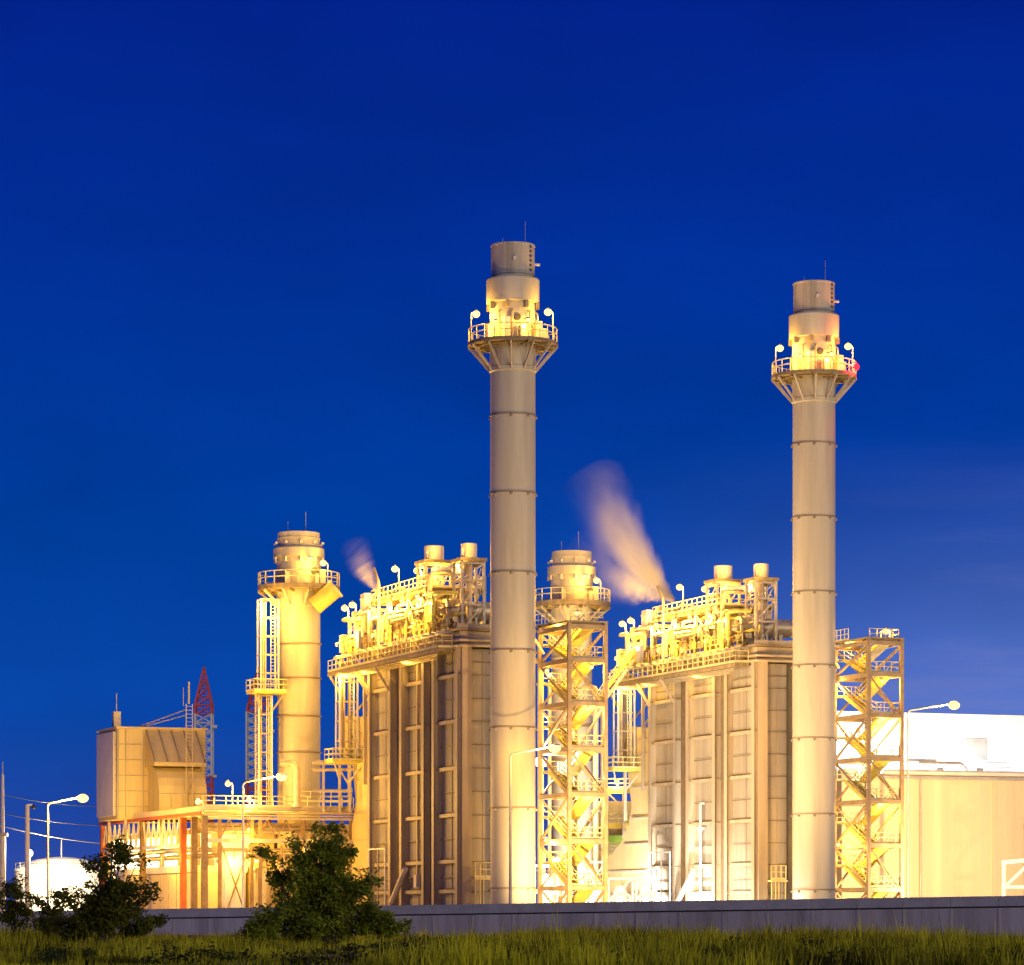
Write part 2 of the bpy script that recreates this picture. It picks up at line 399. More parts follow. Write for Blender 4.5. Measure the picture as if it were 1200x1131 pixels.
lp = UNIT.l(at(309, 900, 344.5)); caged_ladder('lower caged ladder at the left foot of the left bypass stack, under the landing', lp[0], lp[1], 12.8, 24.6, UNIT, landing=False, w=1.4)
caged_ladder('bright caged ladder hanging below the far roof platform of the left boiler', -.77, 32.4, 17.5, 27.6, UNIT, 'bright caged ladder against the sky gap below the right boiler roof')
bulkhead('bulkhead lamp at the head of the white ladder on the left bypass stack', UNIT.l(at(310, 707, 342.5)), 1500, UNIT, back=(.5, .6, .2))
bulkhead('second bulkhead lamp at the head of the white ladder, closer to the bypass shaft', UNIT.l(at(324, 722, 342.5)), 1500, UNIT, back=(.3, .9, .1))
bulkhead('bulkhead lamp at the head of the caged ladder of the left boiler', (-1.9, 31.2, 26.2), 1300, UNIT, 'bulkhead lamp at the head of the caged ladder of the right boiler', back=(.3, .5, .6))
# inclined silencer duct under the left bypass platform
a = at(368, 711, 343.5); q = at(393, 690, 343.5)
t = Thing('inclined_duct', 'short yellow inclined duct under the ring platform of the left bypass stack', 'duct', a)
t.part('duct_body', MB().tube(a, q, .95, 20), M['yellow']); t.part('duct_flange', MB().tube(Vector(q)-(Vector(q)-Vector(a))*.05, Vector(q)+(Vector(q)-Vector(a))*.05, 1.1, 20), M['rail'])
t.part('hanger', MB().beam((q[0]-.3, q[1], q[2]+.5), (q[0]-.6, q[1]+.5, 35.7), .12), M['steel'])
# =================================================================== BOILER
W_, L_ = 6.8, 26.7
SIDE_COLS = (.22, 6.75, 9.7, 16.3, 19.7, 26.2)
def boiler():
    t = Thing('heat_recovery_boiler', 'tall brown ribbed steel boiler block behind the left tall stack', 'boiler', (W_/2, L_/2, 0), UNIT, 'heat recovery boilers')
    cs = MB().box(.35, W_-.35, .35, L_-.35, 0, 26.6)
    big = [2.0, 3.95, 6.75, 11.1, 15.5, 19.9, 24.2]; thin = [5.3, 8.9, 13.3, 17.7, 22.0, 25.4]
    zs = sorted(big+thin)
    bays = ((.5, 6.4), (10.05, 15.95), (20.05, 25.85))
    for (a, b) in bays:
        for z in thin: cs.box(.2, .349, a, b, z-.06, z+.06)
        cs.box(.29, .348, a+3.0, a+3.1, 0, 26.5)
    for i, z in enumerate(zs): cs.box(.5, W_-.5, .22, .349, z-.06, z+.04)
    cs.box(2.2, 2.3, .3, .348, 0, 26.5)
    t.part('casing', cs, M['casing'])
    shade_mb = MB()
    for z in thin+big: shade_mb.box(.9, W_-.8, .19, .219, z-.07, z+.0)
    t.part('shade_line', shade_mb, M['shade_line'])
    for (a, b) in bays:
        shade_mb = MB()
        for z in thin: shade_mb.box(.17, .199, a, b, z-.1, z-.02)
        for z in big: shade_mb.box(.2, .3, a, b, z+.21, z+.33)  # dark strips painted in as shadow above the bars
        t.part('shade_line', shade_mb, M['shade_line'])
    for (a, b) in bays:
        for z in big: t.part('stiffener', MB().box(-.02, .348, a, b, z-.05, z+.05).box(-.1, -.021, a-.15, b+.15, z-.18, z+.16), M['column'])
    # recess fillers between modules are darker expansion joints
    for (a, b) in ((7.1, 9.4), (16.65, 19.4)):
        t.part('expansion_joint', MB().box(.2, .349, a, b, .2, 26.5).box(.05, .199, (a+b)/2-.1, (a+b)/2+.1, 0, 26.4), M['brown'])
    for y in SIDE_COLS:
        mb = MB().box(-.45, .33, y-.06, y+.06, 0, 27).box(-.5, -.44, y-.32, y+.32, 0, 27).box(.335, .40, y-.32, y+.32, 0, 27)
        for z in big: mb.box(-.42, .32, y-.28, y+.28, z-.06, z)
        t.part('column', mb, M['column'])
    t.part('column', MB().box(-.05, .9, -.28, .2, 0, 27.05), M['column'])
    t.part('column', MB().box(W_-.75, W_+.1, -.28, .2, 0, 27.05), M['column'])
    t.part('column', MB().box(3.2, 3.6, -.2, .2, 0, 27.0), M['dark'])
    # roof girders and deck
    g = MB().box(-.2, W_+.2, -.1, L_+.3, 26.75, 28.2)
    t.part('roof_girder', g, M['column'])
    t.part('roof_deck', MB().box(-.6, W_+.5, -.5, 34.8, 28.25, 28.45), M['grate'])
    t.part('kerb', MB().box(-.55, W_+.4, -.45, -.3, 28.46, 28.85), M['casing'])
    # side walkway under the roof, seen from below
    wk = MB().box(-2.0, -.55, 1.0, 34.8, 26.6, 26.72)
    for k in range(38): wk.beam((-2.0, 1.2+k*.9, 26.48), (-.5, 1.2+k*.9, 26.48), .1, .2)
    for x in (-2.0, -1.25, -.6): wk.beam((x, 1.0, 26.42), (x, 34.8, 26.42), .14, .34)
    o = t.part('side_walkway', wk, M['grate'])
    rm = MB(); rail(rm, [(-.6, 1.0, 26.72), (-2.0, 1.0, 26.72), (-2.0, 34.8, 26.72)], 1.15, 1.3, .05)
    t.part('handrail', rm, M['rail'], o)
    rm = MB(); rail(rm, [(W_+.4, 2.4, 28.45), (W_+.4, 34.7, 28.45), (-.6, 34.7, 28.45), (-.6, 2.4, 28.45)], 1.15, 1.3, .05)
    t.part('handrail', rm, M['rail'])
    for y in (19.7, 26.2, 34.2):
        t.part('knee_brace', MB().beam((-.5, y, 23.9), (-2.0, y, 26.3), .2, .25), M['column'])
    # far-end platform supports
    for x in (.2, 4.5):
        for y in (29.5, 34.5): t.part('platform_leg', MB().beam((x, y, 12 if y > 31 else 15), (x, y, 28.2), .3, .3), M['column'])
    t.part('platform_brace', MB().beam((.2, 27, 24), (.2, 34.4, 28), .25, .3).beam((4.5, 27, 24), (4.5, 34.4, 28), .25, .3).beam((.2, 29.5, 22), (4.5, 29.5, 26.5), .2).beam((.2, 34.5, 22), (4.5, 34.5, 26.5), .2), M['column'])
    # girder-level clutter: cross beams and diagonals in the truss strip
    ts = MB()
    for k in range(16):
        y = 1.5+k*2.05
        ts.beam((-1.4, y, 26.8), (-1.4, y, 28.2), .14).beam((-1.4, y, 26.8), (-1.4, y+2.05, 28.2), .1)
        ts.beam((-2.0, y, 28.15), (-.2, y, 28.15), .14, .22)
    ts.beam((-1.4, 1.3, 28.18), (-1.4, 34.6, 28.18), .2, .26)
    t.part('truss', ts, M['steel'])
    # mid-level steel frame with its platform
    up = MB().box(-.5, 5.6, 8.6, 25.2, 33.0, 33.12)
    for k in range(12): up.beam((-.5, 9+k*1.45, 32.88), (5.6, 9+k*1.45, 32.88), .14, .22)
    for x in (-.5, 2.6, 5.6): up.beam((x, 8.6, 32.86), (x, 25.2, 32.86), .18, .3)
    o = t.part('upper_platform', up, M['grate'])
    rm = MB(); rail(rm, [(-.5, 8.6, 33.12), (-.5, 25.2, 33.12), (5.6, 25.2, 33.12), (5.6, 8.6, 33.12)], 1.15, 1.3, .05, True)
    t.part('handrail', rm, M['rail'], o)
    for x in (-.4, 5.5):
        for y in (8.8, 14.2, 19.6, 25.0): t.part('platform_leg', MB().beam((x, y, 28.45), (x, y, 32.75), .26, .26), M['steel'])
    for (a, b) in ((8.8, 14.2), (19.6, 25)): t.part('cross_brace', MB().beam((-.4, a, 28.6), (-.4, b, 32.6), .12).beam((-.45, b, 28.6), (-.45, a, 32.6), .12), M['steel'])
    # lower platform by the far end with a tall post
    t.part('davit_post', MB().elbow([(-1.2, 20.8, 27), (-1.2, 20.8, 34.6), (-1.2, 22.3, 36.2)], .16, 8), M['column'])
    t.part('nozzle_box', MB().box(-1.2, -.1, 25.2, 26.6, 32.0, 34.0).box(-1.25, -.05, 25.15, 26.65, 33.4, 33.6), M['white'])
    # inlet duct of the boiler
    pr = [(L_-.3, 21.6), (37.0, 22.4), (37.4, 22.4), (37.4, 18.2), (34.4, 17.6), (33.2, 13.5), (34, 11.6), (36, 9.7), (39, 8.4), (42, 7.9), (42, 1.5), (L_-.3, 1.5)]
    dm = MB().prism(pr, 'x', .45, W_-.45)
    t.part('inlet_duct', dm, M['clad'])
    rb = MB()
    for z in (19, 20.6, 15.5, 12.2, 9.4, 6.5, 4.0):
        ye = 36.9 if z > 18 else (33.0 if z > 12 else (35 if z > 9 else 41.5))
        rb.box(.3, .449, L_, ye, z-.08, z+.08).box(.45, W_-.45, ye+.3, ye+.45, z-.08, z+.08)
    t.part('duct_stiffener', rb, M['steel'])
    # foot details: door frame, diagonal strut, cage at the base
    t.part('strut', MB().tube((-.6, 18.6, 3.0), (-.6, 14.4, 6.2), .28, 10), M['silencer'])
    fr = MB()
    for (y0, y1) in ((20.0, 22.3), (22.3, 25.2)):
        fr.beam((-.8, y0, 0), (-.8, y0, 8.3), .12).beam((-.8, y1, 0), (-.8, y1, 8.3), .12).beam((-.8, y0, 8.3), (-.8, y1, 8.3), .14)
    t.part('access_frame', fr, M['white'])
    cg = MB(); rail(cg, [(1.0, -.9, 5.2), (2.6, -.9, 5.2)], 1.4, .5, .05); cg.box(.9, 2.7, -1.1, -.3, 5.0, 5.18)
    for x in (1.0, 1.45, 1.8, 2.5): cg.tube((x, -1.0, 0), (x, -1.0, 5.1), .07, 6)
    t.part('base_cage', cg, M['rail'])
    for z in (27.35, 26.85):
        t.part('header_pipe', MB().elbow([(-.45, 2.8, z), (-.45, -.55, z), (W_, -.55, z)], .16, 8), M['pipe'])
    twin(t, 'tall cream ribbed steel boiler block behind the right tall stack, lit white at its foot')
boiler()

# silencers on their frames
def silencer(label, labelB, cx, cy, zt, r, half):
    t = Thing('vent_silencer', label, 'silencer', (cx, cy, 28.45), UNIT, 'vent silencers on the boiler roofs')
    t.part('drum', MB().lathe([(r*.95, zt-1.35), (r, zt-1.3), (r, zt), (r*.97, zt+.04)], cx, cy, 28, True, True), M['silencer'])
    o = t.part('top_platform', MB().box(cx-half-.25, cx+half+.25, cy-half-.25, cy+half+.25, zt-1.7, zt-1.4), M['grate'])
    for dx in (-half, half):
        for dy in (-half, half): t.part('leg', MB().beam((cx+dx, cy+dy, 28.46), (cx+dx, cy+dy, zt-1.72), .24, .24), M['steel'])
    xb = MB(); zs = (28.6, 31.0, 33.3, zt-1.9)
    for a, b in zip(zs, zs[1:]):
        for dy in (-half, half):
            xb.beam((cx-half, cy+dy, a), (cx+half, cy+dy, b), .11).beam((cx-half, cy+dy+.06, b), (cx+half, cy+dy+.06, b), .16)
        for dx in (-half, half):
            xb.beam((cx+dx, cy-half, b), (cx+dx, cy+half, a), .11).beam((cx+dx+.06, cy-half, b), (cx+dx+.06, cy+half, b), .16)
    t.part('cross_brace', xb, M['steel'])
    t.part('inlet_pipe', MB().tube((cx, cy, 29), (cx, cy, zt-1.3), .32, 10), M['pipe'])
    twin(t, labelB)
    w = label.split(' silencer')[0].split(' ')[0]
    bulkhead('tiny lamp beside the '+w+' vent silencer drum of the left boiler', (cx-half+.1, cy-half-.1, zt-.75), 330, UNIT, 'tiny lamp beside the '+w+' vent silencer drum of the right boiler', back=(0, .1, -.6), r=.1, drop=(-.3, -.9, .2), group='lamps on boiler roofs')  # lamp added only to brighten the silencer drum
silencer('larger vent silencer drum on a braced frame, middle of the left boiler roof', 'larger vent silencer drum on a braced frame, middle of the right boiler roof', .95, 10.4, 37.2, .95, 1.25)
silencer('smaller vent silencer drum on a braced frame close behind the left tall stack', 'smaller vent silencer drum on a braced frame close to the right tall stack', 2.15, 3.9, 36.8, .76, 1.1)

# a downpipe and a cable duct that differ between the two blocks
t = Thing('cable_duct', 'narrow vertical cable duct on the middle bay of the brown left boiler', 'duct', (-.1, 12.6, 7), UNIT)
t.part('duct_body', MB().box(-.08, .19, 12.4, 12.75, 5.6, 26.4), M['column']); t.part('junction_box', MB().box(-.25, .15, 12.2, 13.0, 4.4, 5.59), M['silencer'])
wf = Frame(UNIT.o[0]+29, UNIT.o[1]+18, PHI)
t = Thing('drain_pipe', 'short pale drain pipe with valve on the lit middle bay of the right boiler', 'pipe', (-.1, 13.4, 8), wf)
t.part('pipe', MB().elbow([(.15, 13.4, 13.2), (-.25, 13.4, 13.2), (-.25, 13.4, 3.0)], .12, 8), M['white']); t.part('valve', MB().ball((-.25, 13.4, 10.6), .3, 10, 6).box(-.35, -.15, 12.6, 14.2, 10.5, 10.7), M['white'])

# steam drums
for k, (y, where) in enumerate(((5.6, 'nearest the tall stack'), (12.8, 'middle of the three'), (21.6, 'farthest from the tall stack'))):
    t = Thing('steam_drum', 'lagged horizontal steam drum on the left boiler roof, '+where, 'steam drum', (3.0, y, 28.45), UNIT, 'steam drums on the boiler roofs')
    t.part('shell', MB().tube((.1, y, 30.6), (6.0, y, 30.6), .95, 24).ball((.1, y, 30.6), .93, 16, 8).ball((6.0, y, 30.6), .93, 16, 8), M['pipe'])
    for x in (1.2, 4.8): t.part('saddle', MB().box(x-.2, x+.2, y-.7, y+.7, 28.46, 29.9), M['steel'])
    for x in (1.0, 2.4, 3.6): t.part('nozzle', MB().tube((x, y, 31.3), (x, y, 32.2), .16, 8).tube((x, y, 32.1), (x, y, 32.3), .28, 10), M['pipe'])
    twin(t, 'lagged horizontal steam drum on the right boiler roof, '+where)

# piping over the roof (one welded system)
def roof_piping():
    R = random.Random(3)
    t = Thing('roof_piping', 'tangle of bright lagged pipes and valves covering the left boiler roof', 'piping', (2.0, 16, 28.46), UNIT, 'pipework on the boiler roofs')
    for k in range(44):
        x = R.uniform(-1.3, .6); y = R.uniform(3, 32); r = R.choice((.09, .12, .16, .2))
        z0 = R.uniform(28.6, 29.2); z1 = R.uniform(29.6, 32.4); dy = R.choice((-1, 1))*R.uniform(1.5, 5)
        y2 = min(33.5, max(2.8, y+dy)); x2 = x+R.uniform(.6, 2.5)
        t.part('pipe', MB().elbow([(x, y, z0), (x, y, z1), (x, y2, z1), (x2, y2, z1)], r, 7), M[('pipe', 'rust', 'yellow', 'pipe', 'brown')[k % 5]])
    for k in range(12):
        y = 3+k*2.6; z = R.uniform(33.3, 34.6)
        if 9 < y < 25: t.part('pipe', MB().elbow([(.2+R.uniform(-.4, 1), y, 33.15), (.2, y, z), (.2, y+R.uniform(1, 3), z), (3, y+2, z)], R.choice((.1, .15)), 7), M['pipe'])
    for k in range(22):
        x = R.uniform(-1.5, .2); y = R.uniform(3, 33.6); z = 28.5
        v = MB().tube((x, y, z), (x, y, z+.9), .14, 8).ball((x, y, z+.95), .26, 10, 6).tube((x, y, z+1.1), (x, y, z+1.5), .05, 6).hoop(x, y, z+1.5, .25, .04, 12, 5)
        t.part('valve', v, M['yellow'])
    t.part('main_steam_pipe', MB().elbow([(.6, 3.2, 29.6), (.6, 17.0, 29.6), (.2, 24.5, 29.3), (.2, 33.5, 29.3), (1.5, 33.5, 29.3)], .3, 12), M['pipe'])
    for k in range(16):
        y = R.uniform(2.5, 32); h = R.uniform(.7, 1.9); x = R.uniform(-1.5, -.4)
        t.part('valve_rack', MB().beam((x, y, 28.46), (x, y, 28.46+h), .1).beam((x, y+1.1, 28.46), (x, y+1.1, 28.46+h), .1).beam((x, y-.05, 28.46+h), (x, y+1.15, 28.46+h), .14).box(x-.2, x+.2, y+.2, y+.7, 28.46+h*.4, 28.46+h*.85), M[('brown', 'yellow', 'steel', 'rust')[k % 4]])
    t.part('riser_pipe', MB().elbow([(-.6, 7.2, 28.6), (-.6, 7.2, 34.3), (1.8, 7.2, 34.3), (1.8, 4.2, 34.3)], .22, 10), M['pipe'])
    t.part('header_pipe', MB().tube((.9, 8.9, 34.75), (2.1, 4.6, 34.75), .26, 10), M['white'])
    for y in (28.0, 30.5): t.part('relief_valve', MB().tube((-.3, y, 28.5), (-.3, y, 31.6), .34, 10).tube((-.3, y, 31.5), (-.3, y, 32.6), .55, 12).tube((-.3, y, 30.3), (1.0, y, 30.3), .2, 8), M['pipe'])
    for y in (27.0, 32.4): t.part('control_box', MB().box(-1.3, -.3, y, y+.9, 28.6, 30.4), M['white'])
    # small bore lines under the side walkway
    for k in range(4): t.part('drain_line', MB().tube((-1.9+.33*k, 1.5+k, 26.15-.08*k), (-1.9+.33*k, 33, 26.15-.08*k), .07, 6), M['pipe'])
    twin(t, 'tangle of bright lagged pipes and valves covering the right boiler roof')
roof_piping()

# roof lamps
UP = 33.12
for (px, py, d, foot, pw, la, lb) in (
    (464, 666, 326, UP, 1900, 'post lamp at the steam vent end of the {} boiler upper roof deck', 0),
    (490, 668, 321, UP, 1900, 'post lamp beside the larger vent silencer of the {} boiler roof', 0),
    (511, 667, 317.3, UP, 1900, 'post lamp in front of the larger vent silencer frame of the {} boiler roof', 0),
    (535, 667, 314.0, 28.46, 2000, 'tall post lamp between the two vent silencers of the {} boiler roof', 0),
    (405, 712, 338, 28.46, 1700, 'lower left post lamp of the pair on the far end platform of the {} boiler', 0),
    (414, 708, 336.5, 28.46, 1700, 'upper right post lamp of the pair on the far end platform of the {} boiler', 0)):
    p = UNIT.l(at(px, py, d))
    post_lamp(la.format('left'), (p[0]+.3, p[1], foot), p[2]-foot, pw, UNIT, (-.3, 0), 'lamps on boiler roofs', labelB=la.format('right'))
for k, (x, y, z, pw) in enumerate(((-.9, 10.0, 32.3, 3400), (-.9, 14.6, 32.3, 3800), (-.9, 18.8, 32.3, 3800), (-.9, 23.4, 32.3, 3400), (-1.5, 29.0, 30.6, 2600), (-.9, 5.2, 31.6, 2400))):
    nm = ('first lamp under the upper deck edge counted from the tall stack', 'second lamp under the upper deck edge counted from the tall stack', 'third lamp under the upper deck edge counted from the tall stack', 'last lamp under the upper deck edge, nearest the steam vent', 'lamp among the relief valves at the far end of the roof', 'lamp above the roof pipes right beside the smaller vent silencer')[k]
    bulkhead(nm+', left boiler', (x, y, z), pw, UNIT, nm+', right boiler', back=(.5, 0, .4), drop=(-.45, 0, -.45), group='lamps on boiler roofs')
for k, (x, y, z) in enumerate(((-2.15, 8.0, 29.2), (-2.15, 20.0, 29.2), (-2.15, 31.5, 29.2), (-1.3, 12, 26.1), (-1.3, 25, 26.1))):  # first three lamps are added to brighten the roof strip
    nm = ('fill lamp nearest the tall stack, added along the roof edge', 'middle fill lamp added along the roof edge', 'fill lamp farthest from the tall stack, added along the roof edge', 'first lamp beneath the side walkway floor, towards the tall stack', 'second lamp beneath the side walkway floor, away from the tall stack')[k]
    bulkhead(nm+' of the left boiler', (x, y, z), 520 if k < 3 else 330, UNIT, nm+' of the right boiler', back=(.4, 0, .3), r=.13, drop=(-.3, 0, -.3), group='lamps on boiler roofs')

# =================================================================== STAIR TOWER
def stair_tower():
    x0, x1, y0, y1 = 7.9, 11.5, -7.3, .2
    t = Thing('stair_tower', 'open steel stair tower with zigzag flights between the left tall stack and the sky gap', 'stair tower', ((x0+x1)/2, (y0+y1)/2, 0), UNIT, 'stair towers')
    H = 28.7; lv = [4.4, 8.7, 13.0, 17.2, 21.4, 25.4]
    for x in (x0, x1):
        for y in (y0, y1): t.part('column', MB().beam((x, y, 0), (x, y, H), .34, .34), M['towersteel'])
    for z in lv+[H-.2]:
        bm = MB()
        for y in (y0, y1): bm.beam((x0+.18, y, z-.2), (x1-.18, y, z-.2), .24, .42)
        for x in (x0, x1): bm.beam((x, y0+.18, z-.2), (x, y1-.18, z-.2), .24, .42)
        t.part('floor_beam', bm, M['towersteel'])
    br = MB(); L = [.3]+lv+[H-.3]
    for i, (a, b) in enumerate(zip(L, L[1:])):
        ym = y0+.3 if i % 2 else y1-.3; yn = y1-.3 if i % 2 else y0+.3
        br.beam((x0, ym, a), (x0, yn, b-.4), .2, .2); br.beam((x1, ym, a), (x1, yn, b-.4), .2, .2)
        xm, xn = (x0+.2, x1-.2) if i % 2 else (x1-.2, x0+.2)
        br.beam((xm, y1, a), (xn, y1, b-.4), .18, .18)
        if i % 2: br.beam((xn, y0, a), (xm, y0, b-.4), .09, .09).beam((xn-.5, y0, a), (xm-.5 if xm > xn else xm, y0, b-.4), .09, .09)
    t.part('brace', br, M['towersteel'])
    z = .2
    alls = [.2]+lv
    for a, b in zip(alls, alls[1:]+[H-.1]):
        m = (a+b)/2
        st = MB(); tr = MB(); hr = MB()
        flight(st, tr, hr, (x0+.95, y0+1.4, a), (x0+.95, y1-1.5, m), 1.2)
        o = t.part('stair_flight', st, M['yellow']); t.part('tread', tr, M['grate'], o); t.part('handrail', hr, M['rail'], o)
        st = MB(); tr = MB(); hr = MB()
        flight(st, tr, hr, (x1-.95, y1-1.5, m), (x1-.95, y0+1.4, b), 1.2)
        o = t.part('stair_flight', st, M['yellow']); t.part('tread', tr, M['grate'], o); t.part('handrail', hr, M['rail'], o)
        for (ya, yb, zz) in ((y0+.2, y0+1.45, b), (y1-1.5, y1-.2, m)):
            o = t.part('landing', MB().box(x0+.2, x1-.2, ya, yb, zz-.1, zz), M['grate'])
            hr = MB(); rail(hr, [(x0+.2, ya if ya < -3 else yb, zz), (x1-.2, ya if ya < -3 else yb, zz), (x1-.2, yb if ya < -3 else ya, zz)], 1.1, .9, .045)
            t.part('handrail', hr, M['rail'], o)
    o = t.part('top_deck', MB().box(x0-.2, x1+.2, y0-.2, y1+.2, H, H+.15), M['grate'])
    hr = MB(); rail(hr, [(x0-1.5, y1+.2, H+.15), (x0-.1, y1+.1, H+.15), (x0-.1, y0+4.2, H+.15)], 1.15, .8, .05); t.part('handrail', hr, M['rail'], o)
    t.part('bridge', MB().box(W_+.6, x0-.1, -1.0, .1, 28.3, 28.5).beam((x0-1.5, -.9, 28.4), (x0, -.9, 26.2), .2), M['steel'])
    twin(t, 'open steel stair tower with zigzag flights between the right tall stack and the beige hall')
stair_tower()
for k, (px, py, d, pw) in enumerate(((689, 831, 306.5, 1300), (641, 786, 309.5, 1200), (689, 936, 306.5, 1500), (652, 735, 308.5, 1100), (693, 782, 306, 900), (640, 985, 308, 1400))):
    nm = ('on the upper middle landing', 'high up near the tall stack', 'on the lower middle landing', 'right under the top deck', 'by the second flight from the top', 'low down close to the tall stack')[k]
    bulkhead('bulkhead lamp '+nm+' of the left stair tower', UNIT.l(at(px, py, d)), pw, UNIT, 'bulkhead lamp '+nm+' of the right stair tower', back=(0, .5, .1), r=.2, drop=(0, -.35, -.4), group='lamps in stair towers')
# top post lamp: only the right tower shows one
p = at(1039, 739, 324); post_lamp('post lamp on top of the right stair tower', (p[0]+.35, p[1], 28.85), p[2]-28.85, 1000, WORLD, (-.3, 0), 'lamps in stair towers', bulb_r=.36)
p = at(677, 718, 357); bulkhead('bulkhead lamp below the ring platform of the middle bypass stack', p, 800, back=(0, .8, 0), drop=(0, -.4, -.2), group='lamps on stack platforms', r=.32)
# big white floods
p = at(634, 893, 313.5); bulkhead('big white floodlight beside the left tall stack in the stair tower gap', p, 9000, white=True, back=(.2, .8, 0), r=.6, drop=(.3, -1.2, -.3), group='white floodlights', name='floodlight')
p = at(652, 1010, 322); bulkhead('low white floodlight behind the foot of the left stair tower', p, 9000, white=True, back=(.2, .8, 0), r=.5, drop=(0, -1.0, 0), group='white floodlights', name='floodlight')
p = at(1029, 902, 330); bulkhead('warm floodlight halfway up behind the right stair tower', p, 2500, white=True, back=(.2, .8, 0), r=.55, drop=(0, -1, -.3), group='white floodlights', name='floodlight')

for (px, py, d, pw, nm) in ((672, 775, 326, 2500, 'behind the upper flights'), (690, 880, 326, 3000, 'behind the middle flights'), (655, 955, 324, 3200, 'behind the lower flights')):
    bulkhead('added fill lamp on the riser pipes '+nm+' of the left stair tower', at(px, py, d), pw, back=(.2, .6, .1), r=.3, drop=(0, -.6, -.3), group='added fill lamps on the riser pipes')  # lamps added to brighten the space behind the flights
for (px, d, r, zt) in ((634, 328, .28, 27), (644, 332, .2, 25), (698, 330, .3, 24.5), (706, 332, .2, 22)):
    X = at(px, 0, d)[0]; nm = {634: 'thick riser pipe hugging the right edge of the left tall stack', 644: 'thin riser pipe between the left tall stack and the middle bypass stack', 698: 'thick riser pipe right of the middle bypass stack', 706: 'thin riser pipe beside the right post of the left stair tower'}[px]
    t = Thing('riser_pipe', nm, 'pipe', (X, d, 0), WORLD, 'riser pipes behind the left stair tower')
    t.part('pipe', MB().elbow([(X, d, 0), (X, d, zt), (X-1.2, d+1, zt)], r, 10), M['pipe'])
    for z in (6, 12, 18): t.part('flange', MB().lathe([(r*1.5, z), (r*1.5, z+.25)], X, d, 14, True, True), M['steel'])

# ------------------------------------------------------------------ copy the block
for root, lab in COPIES:
    c = copy_tree(root); c.location = Vector(root.location)+SHIFT+(Vector((.5, 0, 0)) if root.name == 'stair_tower' else Vector()); c['label'] = lab
# =================================================================== STAIR LINK, RIGHT BOILER SIDE
a = Vector(at(700, 822, 352)); q = Vector(at(744, 762, 352))
t = Thing('link_stair', 'sloping stair link rising from behind the left stair tower to the right boiler platform', 'stair', tuple(a))
st = MB(); tr = MB(); hr = MB(); flight(st, tr, hr, a, q, 1.8)
o = t.part('stair_flight', st, M['yellow']); t.part('tread', tr, M['grate']); t.part('handrail', hr, M['rail'])
t.part('truss', MB().beam(a-Vector((0,0,1.0)), q-Vector((0,0,.9)), .25, .3), M['steel'])
for k in range(5):
    u = a.lerp(q, k/5); v = a.lerp(q, (k+1)/5)
    t.part('truss_web', MB().beam(u-Vector((0,0,.1)), v-Vector((0,0,1)), .1), M['steel'])

# =================================================================== PIPE RACK AND FILTER HOUSE
RACK = Frame(-31.2, 335, PHI)
t = Thing('pipe_rack', 'long bright yellow-lit open steel pipe rack with orange posts behind the trees', 'pipe rack', (7.9, 0, 0), RACK)
t.part('roof', MB().box(-.3, 16, .0, 14, 12.45, 12.75).box(-.3, 8, 14.01, 43, 12.2, 12.75).box(-.45, -.301, -.3, 43.2, 12.25, 12.8), M['beige'])
t.part('edge_beam', MB().box(-.5, -.32, -.3, 43.2, 11.9, 12.24), M['orange'])
t.part('edge_beam', MB().box(-.3, 16, -.3, -.22, 12.45, 12.75).box(-.3, 16, -.3, -.22, 11.45, 11.7), M['steel'])
for z, r in ((12.2, .16), (11.88, .1)): t.part('pipe', MB().tube((-.2, -.45, z), (16, -.45, z), r, 10), M['pipe'])
t.part('front_beam', MB().box(-.2, 16, -.3, -.17, 9.1, 9.5), M['steel'])
for y, m in ((43, 'orange'), (8.2, 'orange'), (.0, 'rust'), (4.0, 'rust'), (25, 'rust')):
    t.part('column', MB().box(-.3, .3, y-.3, y+.3, 0, 11.85), M[m])
for x in (1.6, 5.0, 5.9, 10.4, 15.6): t.part('column', MB().box(x-.16, x+.16, -.15, .17, 0, 11.5), M['rust'])
w = MB()
for k in range(16):
    y = 8.6+k*2.15
    w.beam((0, y, 9.1), (0, y+1.07, 11.8), .16).beam((0, y+1.07, 11.8), (0, y+2.15, 9.1), .16)
w.beam((0, 8.3, 9.0), (0, 43, 9.0), .25, .35)
t.part('side_truss', w, M['white'])
w = MB()
for (a, b) in ((1.8, 4.8), (6.1, 8.2), (8.2, 10.2), (10.6, 15.4)): w.beam((a, .05, .6), (b, .05, 8.9), .14).beam((a, .12, 8.9), (b, .12, .6), .14)
for k in range(7): w.beam((1.6+k*2, -.05, 9.4), (2.6+k*2, -.05, 11.5), .12).beam((2.6+k*2, -.05, 11.5), (3.6+k*2, -.05, 9.4), .12)
t.part('brace', w, M['rust'])
for k, z in enumerate((10.2, 10.5, 10.9, 8.4, 7.8)):
    t.part('pipe', MB().tube((.4, 1.2+k*.8, z), (15.8, 1.2+k*.8, z), .22+.05*(k % 3), 10), M['pipe'])
for k, z in enumerate((10.4, 8.6, 7.9)):
    t.part('pipe', MB().tube((.9+k*.7, 5, z), (.9+k*.7, 42, z), .28, 10), M['pipe'])
hr = MB(); rail(hr, [(-.2, 0, 12.75), (15.9, 0, 12.75)], 1.1, 1.2, .05); t.part('handrail', hr, M['rail'])

